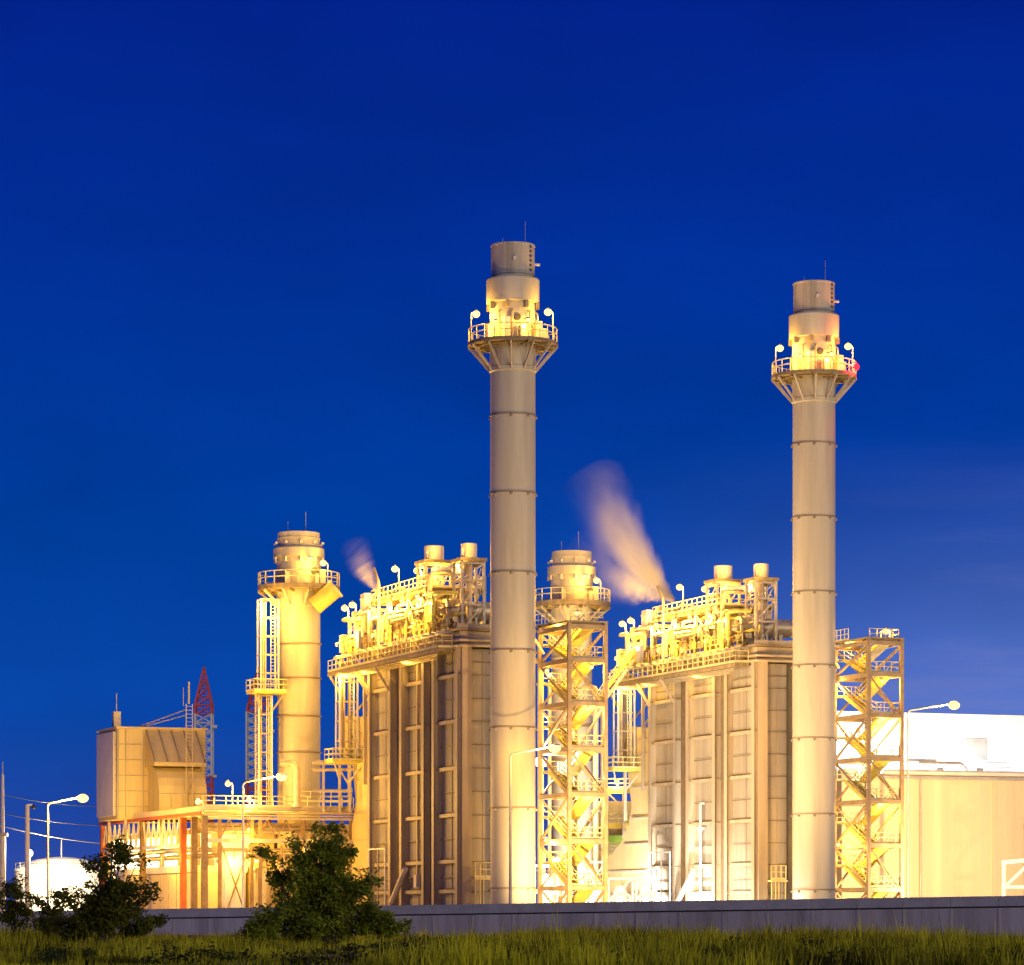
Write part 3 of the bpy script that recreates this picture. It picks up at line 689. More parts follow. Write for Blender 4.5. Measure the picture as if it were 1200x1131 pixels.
t = Thing('generator_enclosure', 'plain yellow-lit box enclosure inside the pipe rack behind the left tree', 'enclosure', (3, 28, 0), RACK)
t.part('wall', MB().box(1.2, 7, 9.5, 42, 0, 6.2), M['beige']); t.part('roof_trim', MB().box(1.0, 7.2, 9.3, 42.2, 6.2, 6.9), M['white'])
pl = MB()
for k in range(9): pl.box(1.12, 1.2, 12+k*3.2, 12.2+k*3.2, .2, 6.1)
t.part('panel_seam', pl, M['steel'])
t = Thing('rear_hall', 'low cream hall wall closing the back of the pipe rack', 'building', (9, 18, 0), RACK)
t.part('wall', MB().box(7.5, 9.9, 8.5, 69, 0, 11.4), M['clad']); t.part('wall', MB().box(9.91, 20, 11.2, 12, 0, 11.4), M['clad']); t.part('band', MB().box(7.35, 7.49, 8.6, 69, 7.2, 8.2), M['white'])
wl = MB()
for k in range(17): wl.box(7.42, 7.49, 9+k*3.4, 9.15+k*3.4, 0, 7.1)
t.part('panel_seam', wl, M['steel'])
t = Thing('equipment_cabinet', 'tall white switchgear cabinet glowing between the posts of the pipe rack', 'cabinet', (3.2, 1.6, 0), RACK)
t.part('cabinet_body', MB().box(2.2, 4.6, 1.0, 2.6, 0, 8.2), M['white']); t.part('door', MB().box(2.4, 3.35, .93, .99, .4, 7.8), M['white']); t.part('door', MB().box(3.45, 4.4, .93, .99, .4, 7.8), M['white'])
for k, (x, y, r, h) in enumerate(((7.2, 3.5, 1.1, 6.5), (9.6, 4.2, .8, 7.6), (12.2, 3.2, 1.2, 5.5), (14.4, 4.5, .9, 8.0))):
    nm = ('next to the white cabinet', 'tall and slim, second from the white cabinet', 'short and wide behind the trunk-side tree', 'tallest, at the boiler end')[k]
    t = Thing('process_vessel', 'lagged upright vessel under the pipe rack, '+nm, 'vessel', (x, y, 0), RACK, 'vessels under the pipe rack')
    t.part('shell', MB().lathe([(r, .8), (r, h-.4), (r*.8, h), (.2, h+.25)], x, y, 24), M['pipe'])
    for a in range(3): t.part('leg', MB().beam((x+r*.8*cos(a*2.1), y+r*.8*sin(a*2.1), 0), (x+r*.8*cos(a*2.1), y+r*.8*sin(a*2.1), 1.2), .18), M['steel'])
    t.part('nozzle', MB().elbow([(x, y, h), (x, y, h+.9), (x, y+2.5, h+.9)], .2, 8), M['pipe'])
for k, (p, pw, nm) in enumerate((((4.4, -.8, 10.4), 800, 'at the front left of the pipe rack'), ((10.5, -.8, 8.4), 900, 'low on the pipe rack front, seen beside the big tree'), ((-1.1, 16, 8.2), 1000, 'on the orange-edged side of the pipe rack, near'), ((-1.1, 32, 8.2), 1200, 'on the orange-edged side of the pipe rack, far'), ((3.2, .1, 7.6), 900, 'above the white cabinet'), ((6.8, 7.2, 7.2), 1300, 'deep under the pipe rack on the hall wall'), ((13.5, 9.6, 7.2), 1300, 'deep under the pipe rack near the left boiler'), ((3, 6, 7.0), 1000, 'inside the corner of the pipe rack'), ((4, 16, 10.4), 1500, 'above the enclosure roof inside the pipe rack, near'), ((4, 34, 10.4), 1800, 'above the enclosure roof inside the pipe rack, far'))):
    bulkhead('bulkhead lamp '+nm, p, pw, RACK, back=(.1, .4, .4), r=.18, drop=(0, -.4, -.4), group='lamps on the pipe rack')
for (px, py, d, nm, h) in ((268, 918, 337, 'taller post lamp with bent head on the pipe rack deck', None), (293, 937, 337, 'short post lamp low on the pipe rack deck, right of the taller one', None), (233, 939, 337, 'post lamp on the pipe rack corner in front of the filter house', None)):
    p = at(px, py, d); post_lamp(nm, (p[0]+.4, p[1], 12.76), max(.4, p[2]-12.76), 9500 if px == 233 else 1800, WORLD, (-.35, -.1), 'lamps on the pipe rack', bulb_r=.3)
# vertical vent pipe and goose neck on the rack
a = at(348, 945, 338)
t = Thing('gooseneck_pipe', 'thick pale gooseneck pipe rising from the pipe rack in front of the left bypass stack', 'pipe', (a[0], a[1], 12.76))
t.part('pipe', MB().elbow([(a[0], a[1], 12.76), (a[0], a[1], 17.3), (a[0]-1.7, a[1], 17.3)], .36, 12, 1.1), M['pipe']); t.part('flange', MB().lathe([(.5, 12.77), (.5, 13.0)], a[0], a[1], 16), M['steel'])
# frame between bypass stack and boiler
t = Thing('pipe_bridge', 'pale open pipe bridge frame joining the left bypass stack to the boiler', 'pipe bridge', at(392, 1075, 339))
fr = MB(); P = lambda px, py: at(px, py, 339)
for px in (379, 398, 410): t.part('post', MB().beam((P(px, 0)[0], 339, 12.3), P(px, 893), .28), M['steel'])
for py in (894, 902, 927): t.part('pipe', MB().tube(P(366, py), P(413, py), .26 if py < 900 else .18, 10), M['pipe'])
t.part('brace', MB().beam(P(398, 902), P(412, 925), .2), M['steel'])
hr = MB(); rail(hr, [P(352, 940), P(412, 940)], 1.1, 1.0, .05); t.part('handrail', hr, M['rail'])

FH = Frame(-43, 360, PHI)
t = Thing('filter_house', 'boxy yellowish air intake filter house with sloping hood standing on the pipe rack', 'filter house', (5, 3, 12.75), FH)
bx = MB().box(0, 9.9, 0, 8.8, 12.2, 22.1)
o = t.part('filter_box', bx, M['clad'])
sm = MB()
for z in (13.6, 15.3, 17, 18.7, 20.4): sm.box(-.0, 9.9, -.07, -.001, z-.05, z+.05).box(-.07, -.001, .2, 8.6, z-.05, z+.05)
for x in (.9, 2.9): sm.box(x-.05, x+.05, -.06, -.001, 12.3, 22)
sm.box(-.12, .12, -.12, .12, 12.2, 22.15)
t.part('panel_seam', sm, M['casing'], o)
t.part('roof_edge', MB().box(-.2, 10.1, -.2, 9.0, 22.1, 22.3), M['clad'])
t.part('side_louvre', MB().box(-.3, -.001, .8, 8.4, 12.6, 21.8), M['white'])
hd = t.part('hood', MB().prism([(-3.9, 17.9), (-3.9, 18.3), (-.001, 22.0), (-.001, 17.9)], 'x', 3.1, 8.9), M['clad'])
rb = MB()
for k in range(5): rb.beam((3.2+k*1.4, -3.92, 18.35), (3.2+k*1.4, -.08, 22.0), .1, .1)
t.part('hood_rib', rb, M['band'], hd)
pf = [(-.001, 12.3), (-4.5, 12.3), (-4.9, 13.4), (-4.95, 14.6), (-4.7, 15.7), (-4.2, 16.6), (-3.5, 17.3), (-2.6, 17.75), (-1.8, 17.89), (-.001, 17.89)]
o = t.part('intake_duct', MB().prism(pf, 'x', 3.4, 8.7), M['clad'])
sm = MB()
for z in (14.9,): sm.box(3.35, 8.75, -4.97, -4.86, z-.05, z+.05)
for x in (4.7, 6.0, 7.3): sm.box(x-.04, x+.04, -4.98, -4.86, 13.4, 14.7)
t.part('duct_seam', sm, M['casing'], o)
ld = MB().beam((6.3, -5.2, 12.8), (6.3, -5.2, 24.6), .08).beam((7.0, -5.2, 12.8), (7.0, -5.2, 24.6), .08)
for k in range(28): ld.tube((6.3, -5.2, 13+k*.42), (7.0, -5.2, 13+k*.42), .035, 5)
t.part('rung_ladder', ld, M['clad'])
t.part('stay', MB().beam((6.4, -5.1, 24.0), (2.2, 1.5, 22.2), .1).beam((6.4, -5.1, 23.4), (2.6, 1.5, 22.2), .1), M['steel'])
t.part('rod', MB().tube((6.6, -5.2, 24.6), (6.6, -5.2, 27.0), .12, 6).tube((6.1, -4.8, 24.4), (6.1, -4.8, 26.4), .05, 6), M['steel'])
t.part('rod', MB().tube((1.0, 4.5, 22.2), (1.0, 4.5, 26.2), .06, 6).box(.6, 1.4, 4.1, 4.9, 22.3, 24.2), M['steel'])
for x, y in ((1, .5), (5, .5), (9, .5), (1, 8), (5, 8), (9, 8), (4, -4.0), (8, -4.0)): t.part('support_leg', MB().beam((x, y, 0), (x, y, 12.15), .3), M['steel'])

# =================================================================== LATTICE MASTS
def mast(label, px, top, d, w, ytap):
    X, Y, zt = at(px, top, d); zb = at(px, ytap, d)[2]
    t = Thing('lattice_mast', label, 'mast', (X, Y, 0), WORLD, 'lattice masts far behind the plant')
    def wid(z): return w/2 if z < zb else max(.12, w/2*(zt-z)/(zt-zb))
    zs = [i*1.6 for i in range(int(zt/1.6)+1)]+[zt]
    secs = [(0, 12, 'white'), (12, 20, 'red'), (20, 26.5, 'red'), (26.5, zb-1, 'white'), (zb-1, zt+1, 'red')]
    for lo, hi, m in secs:
        mb = MB()
        for a, b in zip(zs, zs[1:]):
            if not lo <= (a+b)/2 < hi: continue
            A, B = wid(a), wid(b); ca = [(X-A, Y-A), (X+A, Y-A), (X+A, Y+A), (X-A, Y+A)]; cb = [(X-B, Y-B), (X+B, Y-B), (X+B, Y+B), (X-B, Y+B)]
            for k in range(4):
                j = (k+1) % 4
                mb.beam((*ca[k], a), (*cb[k], b), .34).beam((*ca[k], a), (*cb[j], b), .17).beam((*ca[j], a), (*cb[k], b), .17).beam((*ca[k], a), (*ca[j], a), .17)
        if mb.V: t.part('lattice_section', mb, M[m])
    t.part('antenna', MB().tube((X+w/2, Y, zb-4), (X+w/2+.9, Y, zb-4), .35, 10).tube((X+w/2, Y, zb-13), (X+w/2+.8, Y, zb-13), .3, 10), M['white'])
mast('red and white lattice radio mast right behind the filter house', 239, 782, 600, 3.0, 826)
mast('red lattice mast half hidden behind the ladder of the left bypass stack', 303, 783, 620, 4.2, 832)

# =================================================================== GAP BETWEEN THE BLOCKS
t = Thing('equipment_building', 'open multi-floor equipment frame with railings seen in the gap between the boilers', 'building', at(745, 1075, 392))
X0, X1 = at(672, 0, 392)[0], at(790, 0, 392)[0]
for z in (4.6, 8.6, 12.0, 16.2):
    t.part('floor_beam', MB().box(X0, X1, 391.6, 392, z, z+.55), M['yellow'])
    hr = MB(); rail(hr, [(X0, 391.7, z+.55), (X1, 391.7, z+.55)], 1.2, 1.3, .06); t.part('handrail', hr, M['rail'])
for k in range(7):
    x = X0+(X1-X0)*k/6; t.part('post', MB().box(x-.18, x+.18, 391.3, 391.59, 0, 17), M['steel'])
t.part('rear_wall', MB().box(X0, X1, 398, 398.3, 0, 15.5), M['clad'])
t.part('green_panel', MB().box(X0+2, X1-1, 394.5, 394.9, 10.2, 11.3).box(X0+2, X1-1, 394.5, 394.9, 6.4, 7.4), M['green'])
br = MB()
for k in range(3): br.beam((X0+k*4, 391.45, 8.9), (X0+k*4+3.9, 391.45, 12), .18).beam((X0+k*4+3.9, 391.45, 12.4), (X0+k*4, 391.45, 16.3), .18)
t.part('brace', br, M['steel'])
bulkhead('lamp on the open equipment frame in the gap between the boilers, upper floor', at(722, 915, 391), 1500, back=(0, .5, .2), group='lamps in the gap between the boilers')
bulkhead('lamp on the open equipment frame in the gap between the boilers, lower floor', at(748, 985, 391), 1800, back=(0, .5, .2), group='lamps in the gap between the boilers', white=True)
R = random.Random(11)
for k, (px, d, w, h) in enumerate(((640, 323, 2.2, 6.5), (655, 330, 2.8, 8.0), (678, 326, 3.0, 6.0), (697, 330, 2.2, 7.0), (727, 333, 2.4, 5.4), (742, 338, 2.2, 6.0), (757, 334, 2.0, 5.6))):
    nm = ('hard against the left tall stack', 'tallest, behind the left stair tower', 'wide, behind the middle of the left stair tower', 'behind the right post of the left stair tower', 'in the gap, just right of the left stair tower', 'in the middle of the gap under the inlet duct', 'in the gap beside the right boiler')[k]
    X = at(px, 0, d)[0]
    t = Thing('pump_skid', 'white floodlit pump skid '+nm, 'pump skid', (X, d, 0), WORLD, 'pump skids between the boilers')
    t.part('frame', MB().beam((X-w/2, d-.8, 0), (X-w/2, d-.8, h), .16).beam((X+w/2, d-.8, 0), (X+w/2, d-.8, h), .16).beam((X-w/2, d-.8, h), (X+w/2, d-.8, h), .18).beam((X-w/2, d-.8, h*.6), (X+w/2, d-.8, h*.6), .14).beam((X-w/2, d-.8, h*.6), (X+w/2, d-.8, h), .1), M['steel'])
    t.part('vessel', MB().lathe([(w*.32, .4), (w*.32, h*.75), (w*.2, h*.85), (.1, h*.88)], X, d+.2, 18), M['white'])
    t.part('pipe', MB().elbow([(X+w*.4, d-.5, 0), (X+w*.4, d-.5, h*.7), (X-w*.3, d-.5, h*.7), (X-w*.3, d-.5, 2)], .16, 8), M['pipe'])
    t.part('control_box', MB().box(X-.4, X+.2, d-1.3, d-.95, h*.45, h*.62), M['white'])

# =================================================================== TURBINE HALL (right)
HALL = Frame(*at(1066, 0, 350)[:2], PHI)
t = Thing('turbine_hall', 'large plain beige turbine hall with a white lit upper storey at the right edge', 'building', (20, 0, 0), HALL)
o = t.part('wall', MB().box(-8, 60, 0, 40, 0, 16.6), M['beige'])
sm = MB().box(9.9, 10.3, -.12, -.002, 0, 16.5).box(-.3, .25, -.3, -.002, 0, 16.5)
for k in range(3): sm.box(22+k*9, 22.3+k*9, -.1, -.002, 0, 16.5)
t.part('panel_joint', sm, M['beige'], o)
sm = MB()
for k in range(85): sm.box(-7.5+k*.8, -7.44+k*.8, -.022, -.001, .3, 16.3)
for z in (5.6, 11.1): sm.box(-8, 60, -.02, -.001, z-.04, z+.04)
t.part('cladding_rib', sm, M['beige'], o)
t.part('lower_roof', MB().box(-8.3, 60.2, -.4, 40, 16.61, 16.95), M['white'])
u = t.part('upper_wall', MB().box(-8, 60, 5, 39, 16.96, 23.2), M['white'])
t.part('upper_roof', MB().box(-8.2, 60.2, 4.7, 39.2, 23.2, 23.5), M['white'])
t.part('louvre', MB().box(9.4, 12.0, 4.9, 4.999, 18.7, 20.9).box(9.3, 12.1, 4.86, 4.9, 18.5, 18.7), M['galv'], u)
hr = MB(); rail(hr, [(-8.2, -.3, 16.95), (60, -.3, 16.95)], 1.1, 2.4, .04); t.part('handrail', hr, M['galv'])
t.part('gutter', MB().box(-8.2, 60, -.32, -.13, 16.2, 16.45), M['galv']); t.part('downpipe', MB().tube((1.2, -.2, 0), (1.2, -.2, 16.2), .11, 8), M['galv']).parent = t.root
t.part('vent_pipe', MB().elbow([(1.0, -.1, 17.9), (6.2, -.1, 17.9), (6.9, -.1, 17.2)], .14, 8).tube((0, .5, 18.2), (3.4, .5, 18.2), .16, 8), M['galv'])
for k, (x, z) in enumerate(((-3.0, 17.0), (4.2, 17.0), (9.0, 17.0), (18, 17.0))):
    nm = ('nearest the stair tower', 'second from the stair tower', 'third from the stair tower', 'farthest from the stair tower')[k]
    tt = Thing('floodlight', 'white floodlight on the lower roof edge of the beige hall, '+nm, 'lamp', (x, 1.2, 16.96), HALL, 'floodlights on the hall roof')
    tt.part('housing', MB().box(x-.4, x+.4, 1.0, 1.5, 17.1, 17.5), M['galv']); tt.part('yoke', MB().beam((x, 1.3, 16.96), (x, 1.3, 17.15), .1), M['galv'])
    tt.part('lens', MB().box(x-.35, x+.35, 1.5, 1.56, 17.12, 17.48), M['bulbw'])
    tt.light((x, 1.9, 17.7), 7000 if k == 0 else (2300 if k == 1 else 1300), (.84, .92, 1), .4)
# pipe canopy at the right edge
a = at(1176, 1075, 338)
t = Thing('pipe_canopy', 'white painted pipe canopy frame at the right edge in front of the hall', 'canopy', (a[0]+3, 338, 0))
for x in (a[0], a[0]+5): t.part('post', MB().beam((x, 338, 0), (x, 338, 7.0), .35), M['white'])
t.part('beam', MB().beam((a[0]-.2, 338, 7.1), (a[0]+6, 338, 7.7), .4), M['white']); t.part('beam', MB().beam((a[0], 338, 4.6), (a[0]+6, 338, 4.6), .3), M['white']); t.part('brace', MB().beam((a[0]+.3, 338, 4.8), (a[0]+2.6, 338, 7.0), .3), M['white'])

# =================================================================== STREET LAMPS
def street_lamp(label, foot_px, foot_d, head_px, head_py, power, h_py=None, bulb_r=.5, white=False):
    X = (foot_px-600)*foot_d/F; hx, hy, hz = at(head_px, head_py, foot_d); zt = hz-.6
    t = Thing('street_lamp', label, 'street lamp', (X, foot_d, 0), WORLD, 'street lamps in the plant yard')
    t.part('pole', MB().tube((X, foot_d, 0), (X, foot_d, zt-.8), .15, 10, .10), M['galv'])
    t.part('arm', MB().elbow([(X, foot_d, zt-.8), (X, foot_d, zt), (hx, foot_d, hz+.12)], .085, 8, .8), M['galv'])
    t.part('lamp_head', MB().ball((hx, foot_d, hz+.18), .5, 12, 8, .35), M['galv'])
    t.part('bulb', MB().ball((hx, foot_d, hz-.05), bulb_r, 14, 9, .75), M['bulb'])
    t.light((hx-(1.1 if hx > X else -1.1), foot_d-.7, hz-.45), power)
    return t
street_lamp('street lamp with curved arm standing in front of the left tall stack', 598, 291, 650, 876, 5000, bulb_r=.55)
street_lamp('street lamp whose arm reaches over the pipe rack toward the left bypass stack', 285, 322, 330, 910, 5000, bulb_r=.55)
street_lamp('street lamp standing clear against the sky left of the filter house', 56, 340, 97, 935, 20000, bulb_r=.6)
street_lamp('street lamp leaning out above the white upper storey of the hall', 1064, 337, 1118, 826, 4500, bulb_r=.6)
# light pole with low flare lamp
a = at(34, 1000, 408)
t = Thing('yard_lamp', 'dazzling low yard lamp in front of the white storage tank', 'lamp', (a[0], 408, 0))
t.part('pole', MB().tube((a[0], 408.2, 0), (a[0], 408.2, a[2]), .12, 8), M['galv']); t.part('bulb', MB().ball(a, .5, 14, 9), M['bulbw']); t.light((a[0]+1.5, 407.5, a[2]+.3), 48000, (1, .78, .45))
a = at(32, 943, 384)
t = Thing('camera_pole', 'slim white pole with a camera dome at its top, left of the street lamp', 'pole', (a[0], 384, 0))
t.part('pole', MB().tube((a[0], 384, 0), a, .32, 10, .26), M['white']); t.part('camera_arm', MB().beam(a, (a[0]+.6, 384, a[2]), .18), M['white']); t.part('camera_dome', MB().ball((a[0]+.7, 384, a[2]-.25), .28, 10, 7), M['dark'])
a = at(3, 893, 400)
t = Thing('flood_mast', 'stepped steel mast at the left edge with a thin rod on top', 'mast', (a[0], 400, 0))
t.part('lower_pole', MB().tube((a[0], 400, 0), (a[0], 400, 11.5), .42, 12, .36), M['silencer']); t.part('upper_pole', MB().tube((a[0], 400, 11.5), (a[0], 400, a[2]-1.5), .26, 10, .16), M['silencer']); t.part('rod', MB().tube((a[0], 400, a[2]-1.5), a, .06, 6), M['steel'])
t.part('joint_box', MB().box(a[0]-.6, a[0]+.6, 399.6, 400.4, 11.3, 11.7), M['steel'])
def wire(label, p, q, sag):
    pts = [Vector(p).lerp(Vector(q), k/16)-Vector((0, 0, sag*4*(k/16)*(1-k/16))) for k in range(17)]
    solo('overhead_wire', MB().path(pts, .045, 5), M['wire'], label, 'wire', tuple(pts[0]), WORLD, 'overhead wires at the left')
wire('uppermost thin wire sagging from the left edge mast to the filter house', at(-20, 925, 401), at(135, 945, 401), .6)
wire('middle thin wire strung across the dusk sky at the left', at(-20, 948, 405), at(140, 968, 405), .5)
wire('lowest thin wire strung across the dusk sky at the left', at(-20, 962, 409), at(140, 990, 409), .5)

# storage tank, left
a = at(72, 1075, 425)
t = Thing('storage_tank', 'white domed storage tank floodlit at the left behind the shrubs', 'tank', (a[0], 425, 0))
t.part('shell', MB().lathe([(6.0, 0), (6.0, 7.4)], a[0], 425, 48, False), M['white'])
t.part('dome_roof', MB().lathe([(6.15, 7.4), (6.1, 7.6), (5.0, 8.3), (3.4, 8.9), (1.6, 9.2), (.05, 9.3)], a[0], 425, 48, True), M['white'])
hr = MB(); ring_rail(hr, a[0], 425, 7.5, 5.9, 1.0, 20, .04); t.part('handrail', hr, M['galv'])
t.part('vent', MB().tube((a[0], 425, 9.2), (a[0], 425, 11.4), .09, 6), M['galv'])
# =================================================================== GROUND, WALL, FLOODS
g = MB(); g.add([(-3000, -200, 0), (3000, -200, 0), (3000, 6000, 0), (-3000, 6000, 0)], [(0, 1, 2, 3)])
o = mesh_obj('ground', g, M['ground']); tag(o, 'dark rough ground running to the horizon', None, None, 'structure')
g = MB(); g.add([(-75, 286, .02), (60, 236, .02), (110, 236, .02), (110, 460, .02), (-110, 460, .02)], [(0, 1, 2, 3, 4)])
o = mesh_obj('yard', g, M['yard']); tag(o, 'pale concrete plant yard behind the wall', None, None, 'structure')
WA = Vector((-56, 291.5)); WB = Vector((50, 222.9))
wd = (WB-WA).normalized(); wn = Vector((wd.y, -wd.x))
def wall_top(s): return 1.85+(3.2-1.85)*s
def strip(mb, s0, s1, off0, off1, zb0, zb1, zt0, zt1):
    p0 = WA.lerp(WB, s0); p1 = WA.lerp(WB, s1)
    v = [(*(p0+wn*off0), zb0), (*(p1+wn*off0), zb1), (*(p1+wn*off1), zb1), (*(p0+wn*off1), zb0), (*(p0+wn*off0), zt0), (*(p1+wn*off0), zt1), (*(p1+wn*off1), zt1), (*(p0+wn*off1), zt0)]
    mb.add(v, [(0,3,2,1), (4,5,6,7), (0,1,5,4), (1,2,6,5), (2,3,7,6), (3,0,4,7)])
t = Thing('perimeter_wall', 'long low grey concrete boundary wall running across the front of the plant', 'wall', (-4, 257, 0))
mb = MB(); NP = 34
for i in range(NP):
    s0 = i/NP; s1 = (i+1)/NP-.0001
    strip(mb, s0, s1, -.1, .1, -.3, -.3, wall_top(s0)-.84, wall_top(s1)-.84)
t.part('panel', mb, M['wall'])
mb = MB()
for i in range(NP):
    s0 = i/NP; s1 = (i+1)/NP-.0003
    strip(mb, s0, s1, -.16, .18, wall_top(s0)-.72, wall_top(s1)-.72, wall_top(s0), wall_top(s1))
t.part('coping', mb, M['cope'])
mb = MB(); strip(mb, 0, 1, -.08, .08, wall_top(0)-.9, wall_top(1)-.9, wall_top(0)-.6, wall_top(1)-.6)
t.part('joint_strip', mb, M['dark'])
for i in range(NP+1):
    s = min(1-1e-4, max(1e-4, i/NP)); mb = MB(); strip(mb, s-.0008, s+.0008, .1, .125, -.3, -.3, wall_top(s)-.86, wall_top(s)-.86)
    t.part('pilaster', mb, M['wall'])

def spot(p, aim, power, ang, col=(1, .7, .36), r=.4):
    ld = bpy.data.lights.new('yard_floodlight', 'SPOT'); ld.energy = power; ld.color = col; ld.spot_size = radians(ang); ld.spot_blend = .9; ld.shadow_soft_size = r
    o = bpy.data.objects.new('yard_floodlight', ld); COL.objects.link(o); o.location = p
    o.rotation_euler = (Vector(aim)-Vector(p)).to_track_quat('-Z', 'Y').to_euler(); return o
G1 = (1, .59, .24)
spot((8, 262, 1.2), (0.1, 300, 40), 55000, 75, G1)
spot((-20, 270, 1.2), (-6, 309, 30), 16000, 80, G1)
spot((37, 272, 1.2), (29, 318, 40), 100000, 75, G1)
spot((4, 284, 1.2), (19, 335, 18), 105000, 75, G1)
spot((-34, 300, 1.2), (-22.4, 347, 20), 26000, 70, G1)
spot((43, 314, 1.2), (47, 352, 9), 88000, 120, (1, .60, .26))
spot((13, 316, .6), (21.5, 334, 1.5), 30000, 62, (1, .9, .78))
spot((25.8, 316, .6), (29.2, 318, 7), 1800, 60, (1, .95, .95), .2)
spot((18.5, 334, .6), (19, 345, 6), 14000, 130, (1, .95, .9))
spot((12, 345, .6), (13, 372, 8), 40000, 120, (1, .93, .85))
spot((9, 316, .6), (8, 330, 6), 20000, 120, (1, .9, .75))

# =================================================================== PLANTS
def leaf_mesh(centers, per, rad, lo, hi, R, flat=.8):
    n = len(centers)*per
    rs = np.random.RandomState(R)
    C = np.repeat(np.array([c[:3] for c in centers]), per, 0); rr = np.repeat(np.array([c[3] for c in centers]), per)*rad
    d = rs.normal(size=(n, 3)); d /= np.linalg.norm(d, axis=1)[:, None]
    C = C+d*(rs.rand(n)**.45*rr)[:, None]*np.array([1, 1, flat])
    a = rs.normal(size=(n, 3)); a[:, 2] *= .6; a /= np.linalg.norm(a, axis=1)[:, None]
    b = np.cross(a, rs.normal(size=(n, 3))); b /= np.linalg.norm(b, axis=1)[:, None]
    L = rs.uniform(lo, hi, n)[:, None]
    v = np.stack([C-a*L, C+b*L*.42, C+a*L, C-b*L*.42], 1).reshape(-1, 3)
    return v, n
def np_mesh(name, v, k, m, base):
    n = len(v)//k; me = bpy.data.meshes.new(name)
    me.vertices.add(len(v)); me.vertices.foreach_set('co', (v-np.array(base)).astype(np.float32).ravel())
    me.loops.add(len(v)); me.loops.foreach_set('vertex_index', np.arange(len(v), dtype=np.int32))
    me.polygons.add(n); me.polygons.foreach_set('loop_start', np.arange(0, len(v), k, dtype=np.int32)); me.polygons.foreach_set('loop_total', np.full(n, k, dtype=np.int32))
    me.materials.append(m); me.update(); me.validate()
    o = bpy.data.objects.new(name, me); COL.objects.link(o); return o
def plant(name, label, cat, base, limbs, per, rad, lo, hi, seed, m, group=None, ntw=5):
    """limbs: list of (tip offset, radius at root, cluster spread)"""
    R = random.Random(seed); t = Thing(name, label, cat, base, WORLD, group)
    tk = MB(); cl = []
    bx, by, bz = base
    for (dx, dy, dz, r, sp) in limbs:
        k1 = R.uniform(.25, .45)
        pts = [Vector((bx+R.uniform(-.2, .2), by, bz)), Vector((bx+dx*k1*.6, by+dy*k1*.6, bz+dz*k1)), Vector((bx+dx*.72, by+dy*.72, bz+dz*.72)), Vector((bx+dx, by+dy, bz+dz))]
        rr = [r, r*.75, r*.45, r*.15]
        for i in range(3): tk.tube(pts[i], pts[i+1], rr[i], 7, rr[i+1])
        for j in range(ntw):
            u = R.uniform(.35, 1.02); i = min(2, int(u*3)); q = pts[i].lerp(pts[i+1], u*3-i if u*3-i < 1 else 1)
            e = q+Vector((R.uniform(-1, 1), R.uniform(-1, 1), R.uniform(-.25, .8)))*sp
            tk.tube(q, e, r*.25, 5, r*.06)
            for w in (.55, 1.0):
                c = q.lerp(e, w); cl.append((c.x, c.y, max(bz+.25, c.z), R.uniform(.55, 1.15)))
    t.part('trunk', tk, M['bark'])
    v, n = leaf_mesh(cl, per, rad, lo, hi, seed)
    o = np_mesh('crown', v, 4, m, base); o.parent = t.root
    return t
def ground_at(px, d): return ((px-600)*d/F, d, 0)
R = random.Random(5)
# big tree: 8 m wide
lim = []
for k in range(46):
    a = R.uniform(0, 2*pi); f = R.uniform(.1, 1); h = R.uniform(.9, 6.3)
    wmax = 3.0 if h < 3.2 else 3.0*(1-(h-3.2)/5.4)
    lim.append((wmax*f*cos(a)*1.05-.4*(1-h/6), wmax*f*sin(a)*.7, h, R.uniform(.07, .14), .9))
lim += [(-2.9, 0, 5.1, .1, .6), (-2.6, .2, 3.9, .09, .5), (.3, 0, 6.7, .12, .8), (1.9, 0, 5.8, .1, .7), (3.1, 0, 2.2, .1, .8), (3.5, .2, 1.1, .1, .8), (-2.9, 0, 1.6, .1, .8), (-3.2, 0, .9, .1, .7)]
plant('tree', 'broad dark leafy tree standing in front of the wall, left of the left boiler', 'tree', ground_at(375, 190), lim, 46, .6, .09, .2, 21, M['leaf'], 'trees in front of the wall', 5)
lim = []
for k in range(30):
    a = R.uniform(0, 2*pi); h = R.uniform(1.2, 6.0); f = R.uniform(.1, 1); wm = 2.6*(1-abs(h-3.2)/4.6)
    lim.append((.5+wm*f*cos(a), wm*f*sin(a)*.7, h, R.uniform(.05, .1), .7))
lim += [(2.6, 0, 3.0, .06, .6), (2.1, 0, 5.3, .06, .6), (.9, 0, 6.3, .07, .6), (-2.2, 0, 3.0, .06, .6)]
plant('tree', 'slender tree with gaps in its crown in front of the pipe rack', 'tree', ground_at(122, 182), lim, 42, .6, .09, .17, 33, M['leafd'], 'trees in front of the wall', 4)
for k, (px, d, h, w, nm) in enumerate(((18, 200, 3.9, 1.7, 'leafy shrub at the left edge in front of the dazzling yard lamp'), (55, 207, 2.9, 1.5, 'thin shrub in front of the white storage tank'), (92, 196, 2.0, 2.2, 'low dense dark shrub between the tank and the slender tree'), (150, 198, 1.9, 2.4, 'low dense dark shrub under the slender tree'), (308, 185, 1.8, 1.0, 'dark shrub crowding the left foot of the broad tree'), (450, 190, 2.0, 1.2, 'yellow-green shrub at the right foot of the broad tree'))):
    lim = [(R.uniform(-w, w), R.uniform(-w, w)*.6, R.uniform(.4, 1)*h, .04, .55) for _ in range(12)]
    plant('shrub', nm, 'shrub', ground_at(px, d), lim, 30 if k in (0, 1) else 45, .5, .08, .16, 50+k, M['leafd'] if k < 4 else M['leaf'], 'shrubs in front of the wall', 4)

